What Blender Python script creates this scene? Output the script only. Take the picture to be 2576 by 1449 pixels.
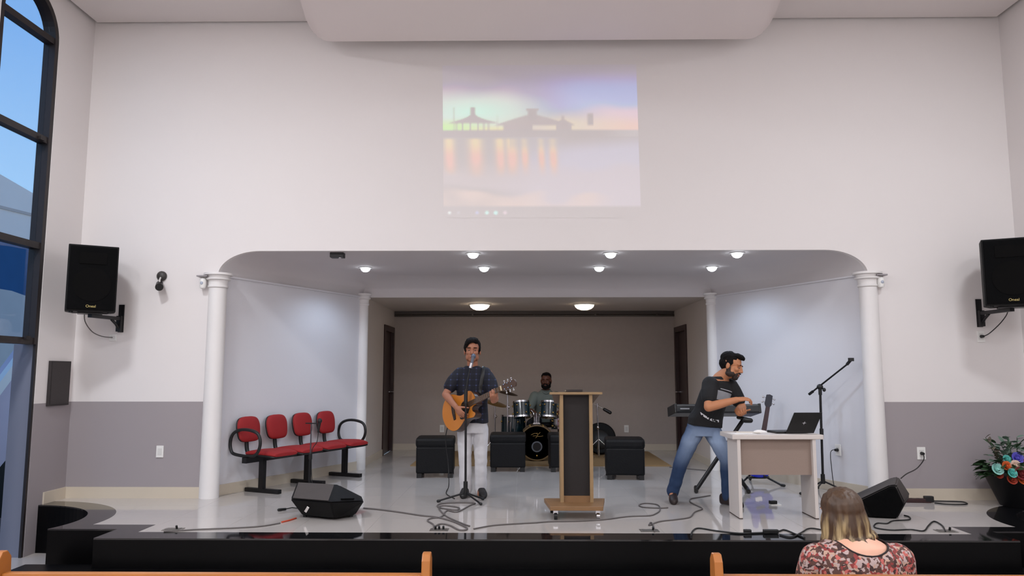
import bpy, bmesh, math, random
from mathutils import Vector, Matrix, noise
random.seed(7)
sc = bpy.context.scene
COL = sc.collection
for _o in list(bpy.data.objects): bpy.data.objects.remove(_o, do_unlink=True)
V = Vector
R = math.radians
# ---------------------------------------------------------------- camera
cam_d = bpy.data.cameras.new('camera'); cam = bpy.data.objects.new('camera', cam_d); COL.objects.link(cam)
cam_d.sensor_width = 36.0; cam_d.lens = 1900.17 / 2576 * 36.0; cam_d.clip_end = 300
cam.location = (0, 0, 1.72)
_p, _y, _r = 0.1127, 0.0135, -0.0003
_f = V((-math.sin(_y)*math.cos(_p), math.cos(_y)*math.cos(_p), math.sin(_p)))
_rt = V((math.cos(_y), math.sin(_y), 0)); _up = _rt.cross(_f)
cam.rotation_euler = Matrix((_rt, _up, -_f)).transposed().to_euler()
sc.camera = cam
# ---------------------------------------------------------------- world: dusk sky
w = bpy.data.worlds.new('dusk_sky'); sc.world = w; w.use_nodes = True
nt = w.node_tree; nt.nodes.clear()
_o = nt.nodes.new('ShaderNodeOutputWorld'); _b = nt.nodes.new('ShaderNodeBackground')
_t = nt.nodes.new('ShaderNodeTexCoord'); _s = nt.nodes.new('ShaderNodeSeparateXYZ'); _c = nt.nodes.new('ShaderNodeValToRGB')
nt.links.new(_t.outputs['Generated'], _s.inputs[0]); nt.links.new(_s.outputs['Z'], _c.inputs[0])
nt.links.new(_c.outputs[0], _b.inputs[0]); nt.links.new(_b.outputs[0], _o.inputs[0])
_e = _c.color_ramp.elements
_e[0].position = 0.0; _e[0].color = (0.58, 0.76, 0.97, 1)
_e[1].position = 0.75; _e[1].color = (0.12, 0.30, 0.70, 1)
_m = _e.new(0.20); _m.color = (0.36, 0.64, 0.97, 1)
_m = _e.new(0.36); _m.color = (0.24, 0.50, 0.92, 1)
_b.inputs[1].default_value = 1.0
# ---------------------------------------------------------------- colour management
vs = sc.view_settings
vs.view_transform = 'Standard'; vs.look = 'None'; vs.gamma = 1.0; vs.use_curve_mapping = False
vs.exposure = 0.0
HALL_W = 96.0      # each hall ceiling panel
SPOT_W = 24.0       # each downlight over the stage
DOME_E = 9.0        # glass domes in the rear alcove

# ================================================================= materials
MATS = {}
def lin(r, g, b):
    f = lambda c: ((c/255+0.055)/1.055)**2.4 if c/255 > 0.04045 else c/255/12.92
    return (f(r), f(g), f(b))
def mat(name, rgb, rough=0.6, metal=0.0, spec=0.5, nscale=0, namt=0.0, bscale=0, bstr=0.0, emit=None, estr=0, coat=0.0, srgb=True):
    if name in MATS: return MATS[name]
    m = bpy.data.materials.new(name); m.use_nodes = True; MATS[name] = m
    n = m.node_tree; b = n.nodes['Principled BSDF']
    c = lin(*rgb) if srgb else rgb
    b.inputs['Base Color'].default_value = (*c, 1); b.inputs['Roughness'].default_value = rough
    b.inputs['Metallic'].default_value = metal; b.inputs['Specular IOR Level'].default_value = spec
    b.inputs['Coat Weight'].default_value = coat
    if emit: b.inputs['Emission Color'].default_value = (*emit, 1); b.inputs['Emission Strength'].default_value = estr
    tc = None
    if nscale or bscale:
        tc = n.nodes.new('ShaderNodeTexCoord')
    if nscale:
        nz = n.nodes.new('ShaderNodeTexNoise'); nz.inputs['Scale'].default_value = nscale; nz.inputs['Detail'].default_value = 4
        mx = n.nodes.new('ShaderNodeMix'); mx.data_type = 'RGBA'
        mx.inputs['A'].default_value = (*[x*(1-namt) for x in c], 1); mx.inputs['B'].default_value = (*[min(1, x*(1+namt)) for x in c], 1)
        n.links.new(tc.outputs['Object'], nz.inputs['Vector']); n.links.new(nz.outputs['Fac'], mx.inputs['Factor'])
        n.links.new(mx.outputs['Result'], b.inputs['Base Color'])
    if bscale:
        nb = n.nodes.new('ShaderNodeTexNoise'); nb.inputs['Scale'].default_value = bscale; nb.inputs['Detail'].default_value = 3
        bp = n.nodes.new('ShaderNodeBump'); bp.inputs['Strength'].default_value = bstr; bp.inputs['Distance'].default_value = 0.01
        n.links.new(tc.outputs['Object'], nb.inputs['Vector']); n.links.new(nb.outputs['Fac'], bp.inputs['Height'])
        n.links.new(bp.outputs['Normal'], b.inputs['Normal'])
    return m
def nodes_of(m):
    n = m.node_tree; return n, n.nodes['Principled BSDF']
def math_node(n, op, a, b=None):
    k = n.nodes.new('ShaderNodeMath'); k.operation = op
    for i, v in enumerate((a, b)):
        if v is None: continue
        if isinstance(v, (int, float)): k.inputs[i].default_value = v
        else: n.links.new(v, k.inputs[i])
    return k.outputs[0]
def mixc(n, fac, a, b):
    k = n.nodes.new('ShaderNodeMix'); k.data_type = 'RGBA'
    for s, v in (('A', a), ('B', b)):
        if isinstance(v, tuple): k.inputs[s].default_value = (*v, 1) if len(v) == 3 else v
        else: n.links.new(v, k.inputs[s])
    if isinstance(fac, (int, float)): k.inputs['Factor'].default_value = fac
    else: n.links.new(fac, k.inputs['Factor'])
    return k.outputs['Result']

WHITE_WALL = lin(228, 222, 220)
M_wall = mat('white_wall_paint', (228, 222, 220), 0.7, nscale=1.5, namt=0.02, bscale=60, bstr=0.05)
M_cool = mat('white_alcove_paint', (220, 218, 222), 0.7, nscale=1.5, namt=0.02, bscale=60, bstr=0.05)
M_dado = mat('wall_paint_with_grey_dado', (228, 222, 220), 0.7)     # grey paint below 1.43 m
def _dado():
    n, b = nodes_of(M_dado)
    g = n.nodes.new('ShaderNodeNewGeometry'); s = n.nodes.new('ShaderNodeSeparateXYZ'); n.links.new(g.outputs['Position'], s.inputs[0])
    f = math_node(n, 'LESS_THAN', s.outputs['Z'], 1.430)
    n.links.new(mixc(n, f, lin(228, 222, 220), lin(157, 149, 151)), b.inputs['Base Color'])
_dado()
M_ceil = mat('ceiling_paint', (222, 214, 212), 0.8, nscale=1, namt=0.02)
M_soff = mat('soffit_paint', (226, 216, 214), 0.7, nscale=1, namt=0.02)
M_backwall = mat('grey_textured_wall', (176, 164, 156), 0.75, nscale=14, namt=0.05, bscale=40, bstr=0.15)
M_alcside = mat('cream_alcove_side_paint', (206, 196, 188), 0.7, nscale=2, namt=0.02)
M_skirt = mat('cream_skirting_tile', (204, 192, 174), 0.35, nscale=3, namt=0.05)
M_tile = mat('white_polished_tile', (192, 185, 180), 0.05, spec=0.8, nscale=2.2, namt=0.035)
M_grout = mat('tile_joint', (150, 144, 138), 0.6)
M_granite = mat('black_granite', (20, 20, 22), 0.05, spec=1.0, nscale=120, namt=0.6)
M_granside = mat('black_granite_fascia', (6, 6, 7), 0.3, spec=0.15, nscale=120, namt=0.6)
M_hallfloor = mat('hall_floor_tile', (190, 182, 176), 0.15, nscale=2, namt=0.04)
M_white = mat('white_plastic', (232, 230, 226), 0.4)
M_colw = mat('white_column_plaster', (232, 228, 226), 0.6, nscale=3, namt=0.02)
M_black = mat('black_plastic', (14, 14, 15), 0.45, nscale=20, namt=0.2)
M_blackm = mat('black_metal', (16, 15, 18), 0.38, metal=0.2, nscale=20, namt=0.2)
M_cab = mat('black_cabinet', (9, 8, 9), 0.6, spec=0.2, nscale=60, namt=0.3, bscale=200, bstr=0.2)
M_grille = mat('black_speaker_grille', (5, 5, 6), 0.8, spec=0.1, nscale=200, namt=0.4, bscale=300, bstr=0.3)
M_leather = mat('black_leatherette', (10, 11, 14), 0.5, spec=0.22, nscale=40, namt=0.15, bscale=120, bstr=0.15)
M_red = mat('red_upholstery', (150, 24, 27), 0.75, nscale=90, namt=0.12, bscale=250, bstr=0.15)
M_chrome = mat('chrome', (210, 210, 214), 0.12, metal=1.0)
M_gold = mat('brass_cymbal', (172, 140, 74), 0.28, metal=1.0, nscale=20, namt=0.1)
M_teal = mat('dark_teal_lacquer', (10, 34, 42), 0.12, coat=0.6, nscale=4, namt=0.1)
M_dark = mat('near_black', (5, 5, 6), 0.6, spec=0.2)
M_wood = mat('orange_wood', (172, 104, 42), 0.35, nscale=6, namt=0.16, coat=0.2)
M_ply = mat('pale_plywood_edge', (150, 122, 86), 0.5, nscale=20, namt=0.1)
M_plybase = mat('brown_wood_base', (132, 98, 64), 0.45, nscale=10, namt=0.15)
M_felt = mat('dark_brown_panel', (36, 31, 30), 0.85, nscale=120, namt=0.12)
M_door = mat('dark_brown_door', (46, 20, 16), 0.4, nscale=8, namt=0.2)
M_frame = mat('dark_window_frame', (30, 22, 22), 0.5, nscale=10, namt=0.15)
M_deskw = mat('white_desk_laminate', (208, 199, 193), 0.45, nscale=3, namt=0.02)
M_deskp = mat('beige_linen_desk_panel', (146, 127, 116), 0.7, nscale=90, namt=0.06)
M_rug = mat('tan_rug', (150, 122, 84), 0.95, nscale=60, namt=0.12, bscale=200, bstr=0.3)
M_cable = mat('grey_cable', (96, 90, 88), 0.5)
M_cableb = mat('black_cable', (18, 18, 19), 0.45)
M_orangec = mat('orange_cable', (190, 70, 40), 0.5)
M_jean = mat('blue_denim', (52, 78, 116), 0.85)
M_whitejean = mat('white_denim', (204, 202, 205), 0.85, nscale=8, namt=0.03, bscale=30, bstr=0.25)
M_navy = mat('navy_check_tee', (22, 26, 52), 0.85)
M_tee = mat('black_print_tee', (15, 15, 18), 0.85)
M_greysh = mat('grey_green_shirt', (110, 118, 112), 0.85, nscale=15, namt=0.06)
M_blouse = mat('floral_blouse', (150, 110, 100), 0.8)
M_shoe = mat('black_shoe_leather', (22, 18, 18), 0.5)
M_shoeb = mat('dark_brown_shoe_leather', (42, 30, 28), 0.5)
M_skin1 = mat('tan_skin', (160, 106, 80), 0.55, nscale=12, namt=0.04)
M_skin2 = mat('warm_tan_skin', (186, 124, 86), 0.55, nscale=12, namt=0.04)
M_skin3 = mat('deep_brown_skin', (92, 52, 36), 0.55, nscale=12, namt=0.04)
M_skin4 = mat('light_pink_skin', (226, 172, 146), 0.55, nscale=12, namt=0.03)
M_hair = mat('black_hair', (13, 9, 9), 0.85, spec=0.2, nscale=60, namt=0.3)
M_eye = mat('dark_eye', (30, 22, 20), 0.25)
M_eyew = mat('eye_white', (150, 136, 128), 0.3)
M_lip = mat('lip', (140, 72, 62), 0.5)
M_paper = mat('white_paper', (236, 232, 228), 0.8)
M_lav = mat('lavender_render_wall', (206, 192, 204), 0.8, nscale=3, namt=0.04)

def _jean():
    n, b = nodes_of(M_jean); tc = n.nodes.new('ShaderNodeTexCoord')
    nz = n.nodes.new('ShaderNodeTexNoise'); nz.inputs['Scale'].default_value = 5; nz.inputs['Detail'].default_value = 5
    n.links.new(tc.outputs['Object'], nz.inputs['Vector'])
    s = n.nodes.new('ShaderNodeSeparateXYZ'); n.links.new(tc.outputs['Object'], s.inputs[0])
    # worn, washed-out denim on the thighs
    d = math_node(n, 'SUBTRACT', s.outputs['Z'], 0.60); d = math_node(n, 'ABSOLUTE', d)
    d = math_node(n, 'DIVIDE', d, 0.27); d = math_node(n, 'SUBTRACT', 1.0, d); d = math_node(n, 'MAXIMUM', d, 0.0)
    fr = math_node(n, 'MULTIPLY', s.outputs['Y'], -9.0); fr = math_node(n, 'ADD', fr, 0.35)
    fr = math_node(n, 'MINIMUM', fr, 1.0); fr = math_node(n, 'MAXIMUM', fr, 0.1)
    d = math_node(n, 'MULTIPLY', d, fr); d = math_node(n, 'MULTIPLY', d, math_node(n, 'ADD', nz.outputs['Fac'], 0.5))
    d = math_node(n, 'MINIMUM', d, 1.0)
    n.links.new(mixc(n, d, lin(34, 56, 90), lin(140, 158, 186)), b.inputs['Base Color'])
_jean()
def _navy():
    n, b = nodes_of(M_navy); tc = n.nodes.new('ShaderNodeTexCoord')
    s = n.nodes.new('ShaderNodeSeparateXYZ'); n.links.new(tc.outputs['Object'], s.inputs[0])
    fx = math_node(n, 'FRACT', math_node(n, 'MULTIPLY', s.outputs['X'], 15.0)); fz = math_node(n, 'FRACT', math_node(n, 'MULTIPLY', s.outputs['Z'], 17.0))
    lx = math_node(n, 'LESS_THAN', math_node(n, 'ABSOLUTE', math_node(n, 'SUBTRACT', fx, 0.5)), 0.11)
    lz = math_node(n, 'LESS_THAN', math_node(n, 'ABSOLUTE', math_node(n, 'SUBTRACT', fz, 0.5)), 0.09)
    li = math_node(n, 'MULTIPLY', math_node(n, 'MAXIMUM', lx, lz), 0.06); li = math_node(n, 'ADD', li, math_node(n, 'MULTIPLY', math_node(n, 'MULTIPLY', lx, lz), 0.5))
    n.links.new(mixc(n, li, lin(12, 13, 27), lin(70, 82, 128)), b.inputs['Base Color'])
_navy()
def _blouse():
    n, b = nodes_of(M_blouse); tc = n.nodes.new('ShaderNodeTexCoord')
    nz = n.nodes.new('ShaderNodeTexNoise'); nz.inputs['Scale'].default_value = 26; nz.inputs['Detail'].default_value = 3
    n.links.new(tc.outputs['Object'], nz.inputs['Vector'])
    ad = n.nodes.new('ShaderNodeMix'); ad.data_type = 'VECTOR'; ad.inputs['Factor'].default_value = 0.05
    n.links.new(tc.outputs['Object'], ad.inputs[4]); n.links.new(nz.outputs['Color'], ad.inputs[5])
    vo = n.nodes.new('ShaderNodeTexVoronoi'); vo.inputs['Scale'].default_value = 78; n.links.new(ad.outputs[1], vo.inputs['Vector'])
    sp = n.nodes.new('ShaderNodeSeparateColor'); n.links.new(vo.outputs['Color'], sp.inputs[0])
    rp = n.nodes.new('ShaderNodeValToRGB'); rp.color_ramp.interpolation = 'CONSTANT'; n.links.new(sp.outputs[0], rp.inputs[0])
    e = rp.color_ramp.elements
    cols = [(0, (180, 158, 154)), (.26, (88, 58, 50)), (.52, (136, 54, 52)), (.66, (186, 152, 134)), (.78, (62, 40, 38)), (.9, (186, 96, 88))]
    e[0].position = 0; e[0].color = (*lin(*cols[0][1]), 1); e[1].position = cols[1][0]; e[1].color = (*lin(*cols[1][1]), 1)
    for p, c in cols[2:]:
        k = e.new(p); k.color = (*lin(*c), 1)
    n.links.new(rp.outputs[0], b.inputs['Base Color'])
_blouse()
M_hairw = mat('brown_hair_with_blonde_ends', (90, 66, 46), 0.5)
def _hairw():
    n, b = nodes_of(M_hairw); tc = n.nodes.new('ShaderNodeTexCoord')
    mp = n.nodes.new('ShaderNodeMapping'); mp.inputs['Scale'].default_value = (34, 34, 4); n.links.new(tc.outputs['Object'], mp.inputs[0])
    nz = n.nodes.new('ShaderNodeTexNoise'); nz.inputs['Scale'].default_value = 1.0; nz.inputs['Detail'].default_value = 4; n.links.new(mp.outputs[0], nz.inputs['Vector'])
    s = n.nodes.new('ShaderNodeSeparateXYZ'); n.links.new(tc.outputs['Object'], s.inputs[0])
    d = math_node(n, 'SUBTRACT', 0.70, s.outputs['Z']); d = math_node(n, 'MULTIPLY', d, 14.0); d = math_node(n, 'MAXIMUM', math_node(n, 'MINIMUM', d, 1.0), 0.0)
    st = math_node(n, 'MULTIPLY', math_node(n, 'SUBTRACT', nz.outputs['Fac'], 0.47), 5.0); st = math_node(n, 'MAXIMUM', math_node(n, 'MINIMUM', st, 1.0), 0.0)
    f = math_node(n, 'MULTIPLY', d, st)
    base = mixc(n, nz.outputs['Fac'], lin(44, 28, 17), lin(88, 62, 39))
    n.links.new(mixc(n, f, base, lin(190, 166, 120)), b.inputs['Base Color'])
    bp = n.nodes.new('ShaderNodeBump'); bp.inputs['Strength'].default_value = 0.6; bp.inputs['Distance'].default_value = 0.01
    n.links.new(nz.outputs['Fac'], bp.inputs['Height']); n.links.new(bp.outputs['Normal'], b.inputs['Normal'])
_hairw()
def glass(name, tint, gl=0.08):
    m = bpy.data.materials.new(name); m.use_nodes = True; n = m.node_tree; n.nodes.clear()
    o = n.nodes.new('ShaderNodeOutputMaterial'); t = n.nodes.new('ShaderNodeBsdfTransparent'); g = n.nodes.new('ShaderNodeBsdfGlossy'); x = n.nodes.new('ShaderNodeMixShader')
    t.inputs[0].default_value = (*tint, 1); g.inputs['Roughness'].default_value = 0.02; x.inputs[0].default_value = gl
    n.links.new(t.outputs[0], x.inputs[1]); n.links.new(g.outputs[0], x.inputs[2]); n.links.new(x.outputs[0], o.inputs[0]); return m
M_glass = glass('window_glass', (0.95, 0.97, 1.0), 0.05)
def emis(name, rgb, st):
    m = bpy.data.materials.new(name); m.use_nodes = True; n, b = nodes_of(m)
    b.inputs['Base Color'].default_value = (0.8, 0.8, 0.8, 1); b.inputs['Emission Color'].default_value = (*rgb, 1); b.inputs['Emission Strength'].default_value = st
    return m
M_lamp = emis('cool_led_lamp', (0.86, 0.93, 1.0), 12.0)
M_dome = emis('warm_dome_glass', (1.0, 0.82, 0.60), DOME_E)
M_dome2 = emis('warm_dome_glass_dim', (1.0, 0.80, 0.55), DOME_E*0.5)
M_panel = emis('hall_panel_diffuser', (1.0, 0.95, 0.93), 4.0)

# ================================================================= mesh builder
class MB:
    def __init__(s): s.v = []; s.f = []
    def add(s, vs, fs):
        o = len(s.v); s.v += [V(x) for x in vs]; s.f += [tuple(i+o for i in f) for f in fs]; return s
    def box(s, c, d, rot=None):
        c = V(c); h = [x/2 for x in d]
        P = [V((sx*h[0], sy*h[1], sz*h[2])) for sz in (-1, 1) for sy in (-1, 1) for sx in (-1, 1)]
        if rot is not None: P = [rot @ p for p in P]
        return s.add([c+p for p in P], [(0, 2, 3, 1), (4, 5, 7, 6), (0, 1, 5, 4), (2, 6, 7, 3), (0, 4, 6, 2), (1, 3, 7, 5)])
    def bx(s, x0, x1, y0, y1, z0, z1): return s.box(((x0+x1)/2, (y0+y1)/2, (z0+z1)/2), (x1-x0, y1-y0, z1-z0))
    def loft(s, rings, n=20, power=2.0, caps=True):
        vs, fs = [], []
        for (c, a, b) in rings:
            c, a, b = V(c), V(a), V(b)
            for k in range(n):
                t = 2*math.pi*k/n; ct, st = math.cos(t), math.sin(t)
                if power != 2.0:
                    ct = math.copysign(abs(ct)**(2/power), ct); st = math.copysign(abs(st)**(2/power), st)
                vs.append(c+a*ct+b*st)
        m = len(rings)
        for i in range(m-1):
            for k in range(n):
                k2 = (k+1) % n; fs.append((i*n+k, i*n+k2, (i+1)*n+k2, (i+1)*n+k))
        if caps:
            fs.append(tuple(range(n-1, -1, -1))); fs.append(tuple((m-1)*n+k for k in range(n)))
        return s.add(vs, fs)
    @staticmethod
    def frame(d):
        d = V(d).normalized(); r = V((0, 0, 1)) if abs(d.z) < 0.9 else V((1, 0, 0))
        a = d.cross(r).normalized(); return a, d.cross(a).normalized()
    def cyl(s, p0, p1, r0, r1=None, n=16):
        r1 = r0 if r1 is None else r1; p0, p1 = V(p0), V(p1); a, b = s.frame(p1-p0)
        return s.loft([(p0, a*r0, b*r0), (p1, a*r1, b*r1)], n)
    def cap(s, p0, r0, p1, r1, n=14):
        p0, p1 = V(p0), V(p1); d = (p1-p0); L = d.length
        if L < 1e-6: return s.ell(p0, (r0, r0, r0))
        d /= L; a, b = s.frame(d); rings = []
        for t in (-0.97, -0.75, -0.4): q = math.sqrt(1-t*t); rings.append((p0+d*r0*t, a*r0*q, b*r0*q))
        rings.append((p0, a*r0, b*r0)); rings.append((p1, a*r1, b*r1))
        for t in (0.4, 0.75, 0.97): q = math.sqrt(1-t*t); rings.append((p1+d*r1*t, a*r1*q, b*r1*q))
        return s.loft(rings, n)
    def chain(s, pts, n=14):
        for (p0, r0), (p1, r1) in zip(pts[:-1], pts[1:]): s.cap(p0, r0, p1, r1, n)
        return s
    def ell(s, c, r, rot=None, n=16, m=10):
        c = V(c); vs, fs = [], []
        for i in range(1, m):
            ph = math.pi*i/m
            for k in range(n):
                t = 2*math.pi*k/n; p = V((r[0]*math.sin(ph)*math.cos(t), r[1]*math.sin(ph)*math.sin(t), r[2]*math.cos(ph)))
                vs.append(c+(rot @ p if rot is not None else p))
        top = len(vs); p = V((0, 0, r[2])); vs.append(c+(rot @ p if rot is not None else p)); vs.append(c-(rot @ p if rot is not None else p))
        for i in range(m-2):
            for k in range(n):
                k2 = (k+1) % n; fs.append((i*n+k, (i+1)*n+k, (i+1)*n+k2, i*n+k2))
        for k in range(n):
            fs.append((top, k, (k+1) % n)); fs.append((top+1, (m-2)*n+(k+1) % n, (m-2)*n+k))
        return s.add(vs, fs)
    def tube(s, pts, r, n=8, closed=False, rr=None):
        pts = [V(p) for p in pts]; m = len(pts); rings = []; pa = None
        for i in range(m):
            d = (pts[(i+1) % m]-pts[i-1]) if closed else (pts[min(i+1, m-1)]-pts[max(i-1, 0)])
            if d.length < 1e-9: d = V((0, 0, 1))
            d.normalize()
            if pa is None: a, b = s.frame(d)
            else:
                a = (pa-d*pa.dot(d)); a = a.normalized() if a.length > 1e-6 else s.frame(d)[0]; b = d.cross(a)
            pa = a; q = rr[i] if rr else r; rings.append((pts[i], a*q, b*q))
        if closed: rings.append(rings[0])
        return s.loft(rings, n, caps=not closed)
    def lathe(s, prof, c=(0, 0, 0), axis='Z', n=24, rot=None):
        c = V(c); vs, fs = [], []; m = len(prof)
        for (r, z) in prof:
            for k in range(n):
                t = 2*math.pi*k/n; p = V((r*math.cos(t), r*math.sin(t), z))
                if axis == 'Y': p = V((p.x, p.z, p.y))
                if axis == 'X': p = V((p.z, p.x, p.y))
                vs.append(c+(rot @ p if rot is not None else p))
        for i in range(m-1):
            for k in range(n):
                k2 = (k+1) % n; fs.append((i*n+k, i*n+k2, (i+1)*n+k2, (i+1)*n+k))
        if prof[0][0] > 1e-6: fs.append(tuple(range(n-1, -1, -1)))
        if prof[-1][0] > 1e-6: fs.append(tuple((m-1)*n+k for k in range(n)))
        return s.add(vs, fs)
    def prism(s, poly, z0, z1, f=None):
        """poly 2D; f maps (a,b,h)->world, default xy at height"""
        f = f or (lambda a, b, h: (a, b, h)); n = len(poly)
        vs = [f(a, b, z0) for a, b in poly]+[f(a, b, z1) for a, b in poly]
        fs = [tuple(range(n-1, -1, -1)), tuple(range(n, 2*n))]+[(i, (i+1) % n, n+(i+1) % n, n+i) for i in range(n)]
        return s.add(vs, fs)
    def mesh(s, name, off=None, smooth=False, bevel=0, tri=False, mod=None):
        bm = bmesh.new(); o = V(off) if off is not None else V((0, 0, 0))
        bv = [bm.verts.new(p-o) for p in s.v]
        for f in s.f:
            if len(set(f)) < 3: continue
            try: bm.faces.new([bv[i] for i in f])
            except ValueError: pass
        bmesh.ops.remove_doubles(bm, verts=bm.verts, dist=1e-6)
        if tri: bmesh.ops.triangulate(bm, faces=[f for f in bm.faces if len(f.verts) > 4])
        bmesh.ops.recalc_face_normals(bm, faces=bm.faces)
        if bevel: bmesh.ops.bevel(bm, geom=[e for e in bm.edges if e.is_manifold and e.calc_face_angle(0) > 0.6], offset=bevel, segments=2, affect='EDGES', profile=0.6)
        me = bpy.data.meshes.new(name); bm.to_mesh(me); bm.free()
        if smooth:
            for p in me.polygons: p.use_smooth = True
            try: me.set_sharp_from_angle(angle=R(50))
            except Exception: pass
        return me
def link(name, me, m, parent=None, loc=None):
    o = bpy.data.objects.new(name, me); COL.objects.link(o)
    if m is not None and me is not None and len(me.materials) == 0: me.materials.append(m)
    if parent is not None: o.parent = parent
    if loc is not None: o.location = loc
    return o
def wloc(p):
    l = V((0, 0, 0))
    while p is not None: l += V(p.location); p = p.parent
    return l
def part(name, mb, m, parent, smooth=False, bevel=0, tri=False, local=False, label=None):
    """a part in world coordinates (or local ones) of its thing"""
    o = link(name, mb.mesh(name, None if local else wloc(parent), smooth, bevel, tri), m, parent)
    if label: o['label'] = label
    return o
def thing(name, label, cat, loc=(0, 0, 0), rz=0, group=None):
    o = bpy.data.objects.new(name, None); COL.objects.link(o); o.location = loc; o.rotation_euler = (0, 0, rz); o.empty_display_size = 0.1
    return tag(o, label, cat, group)
def tag(o, label, cat, group=None):
    o['label'] = label; o['category'] = cat
    if group: o['group'] = group
    return o
def solo(name, mb, m, label, cat, group=None, smooth=False, bevel=0, origin=None, tri=False):
    """a thing that is one mesh, its origin at its base"""
    if origin is None:
        xs = [p.x for p in mb.v]; ys = [p.y for p in mb.v]; zs = [p.z for p in mb.v]
        origin = ((min(xs)+max(xs))/2, (min(ys)+max(ys))/2, min(zs))
    o = link(name, mb.mesh(name, origin, smooth, bevel, tri), m, None, origin)
    return tag(o, label, cat, group)
def struct(name, mb, m, bevel=0, smooth=False, tri=True, parent=None):
    o = link(name, mb.mesh(name, None, smooth, bevel, tri), m, parent)
    if parent is None: o['kind'] = 'structure'
    return o
def copy_tree(o, parent=None, label=None, loc=None, rz=None):
    c = o.copy(); COL.objects.link(c); c.parent = parent
    if label: c['label'] = label
    if loc is not None: c.location = loc
    if rz is not None: c.rotation_euler = (0, 0, rz)
    for ch in list(o.children): copy_tree(ch, c)
    return c
def catmull(P, k=6, closed=False):
    P = [V(p) for p in P]; out = []; n = len(P)
    rng = range(n) if closed else range(n-1)
    for i in rng:
        if closed: a, b, c, d = P[i-1], P[i], P[(i+1) % n], P[(i+2) % n]
        else: a, b, c, d = P[max(i-1, 0)], P[i], P[i+1], P[min(i+2, n-1)]
        for j in range(k):
            t = j/k; out.append(0.5*((2*b)+(c-a)*t+(2*a-5*b+4*c-d)*t*t+(3*b-a-3*c+d)*t**3))
    if not closed: out.append(P[-1])
    return out
def remeshed(mb, name, voxel, it=4, off=None, fac=0.5, disp=None):
    me = mb.mesh(name+'_raw', off)
    ts = bpy.data.scenes.new('workbench'); o = bpy.data.objects.new(name+'_raw', me); ts.collection.objects.link(o)
    r = o.modifiers.new('r', 'REMESH'); r.mode = 'VOXEL'; r.voxel_size = voxel; r.use_smooth_shade = True
    if it:
        s = o.modifiers.new('s', 'SMOOTH'); s.factor = fac; s.iterations = it
    ts.view_layers[0].update(); dg = ts.view_layers[0].depsgraph
    out = bpy.data.meshes.new_from_object(o.evaluated_get(dg)); out.name = name
    bpy.data.objects.remove(o, do_unlink=True); bpy.data.meshes.remove(me); bpy.data.scenes.remove(ts)
    if disp:
        nv = len(out.vertices); co = [0.0]*(nv*3); no = [0.0]*(nv*3); out.vertices.foreach_get('co', co); out.vertices.foreach_get('normal', no)
        for i in range(0, nv*3, 3):
            k = disp(V((co[i], co[i+1], co[i+2]))); co[i] += no[i]*k; co[i+1] += no[i+1]*k; co[i+2] += no[i+2]*k
        out.vertices.foreach_set('co', co); out.update()
    for p in out.polygons: p.use_smooth = True
    return out
def skinpart(name, mb, m, parent, voxel=0.006, it=4, disp=None, label=None):
    o = link(name, remeshed(mb, name, voxel, it, wloc(parent), disp=disp), m, parent)
    if label: o['label'] = label
    return o
def text_mesh(txt, size, depth):
    cu = bpy.data.curves.new('lettering', 'FONT'); cu.body = txt; cu.size = size; cu.extrude = depth; cu.align_x = 'CENTER'; cu.align_y = 'CENTER'
    o = bpy.data.objects.new('lettering_raw', cu); COL.objects.link(o)
    dg = bpy.context.evaluated_depsgraph_get(); dg.update()
    me = bpy.data.meshes.new_from_object(o.evaluated_get(dg)); bpy.data.objects.remove(o, do_unlink=True); return me

# ================================================================= the room
S = 0.45                       # stage height
XL, XR, YF, ZC = -4.70, 5.17, 7.886, 5.543
XM = 0.235                     # middle of the room
YI, YB = 10.25, 12.86          # inner columns, rear wall
IL, IR = -2.18, 2.58           # rear alcove sides
CL, CR = -3.22, 3.62           # stage opening
CX = 6.62                      # centre (Y) of the round steps at each side
def mirror(p): return [(2*XM-x, y) for x, y in reversed(p)]
def arc(cx, cy, r, a0, a1, n=24): return [(cx+r*math.cos(R(a0+(a1-a0)*i/n)), cy+r*math.sin(R(a0+(a1-a0)*i/n))) for i in range(n+1)]
struct('floor', MB().bx(XL-0.2, XR+0.2, -6.2, 8.1, -0.12, 0.0), M_hallfloor)
def side_arc(r, ycut):
    a = math.degrees(math.asin((ycut-CX)/r)); return arc(XL, CX, r, 90, a, 26)
inner_l = [(XL, YF)]+side_arc(0.84, 6.345)+[(-3.33, 6.345), (-3.33, 6.0)]
outer_l = [(XL, YF)]+side_arc(1.07, 6.53)+[(-3.10, 6.53), (-3.10, 6.235)]
alc = [(CR, YF), (IR, YI), (IR, YB), (IL, YB), (IL, YI), (CL, YF)]
stage_poly = inner_l+mirror(inner_l)+alc
tile_poly = outer_l+mirror(outer_l)+alc
stage = struct('floor_stage', MB().prism(stage_poly, 0.0, S-0.012), M_granside)
border_l = [(XL, YF-0.01)]
bl = side_arc(0.84, 6.345)+[(-3.33, 6.345), (-3.33, 6.0)]
bo = side_arc(1.07, 6.53)+[(-3.10, 6.53), (-3.10, 6.235)]
border = bl+mirror(bl)+list(reversed(mirror(bo)))+list(reversed(bo))
part('granite_border', MB().prism(border, S-0.012, S), M_granite, stage, tri=True)
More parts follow.
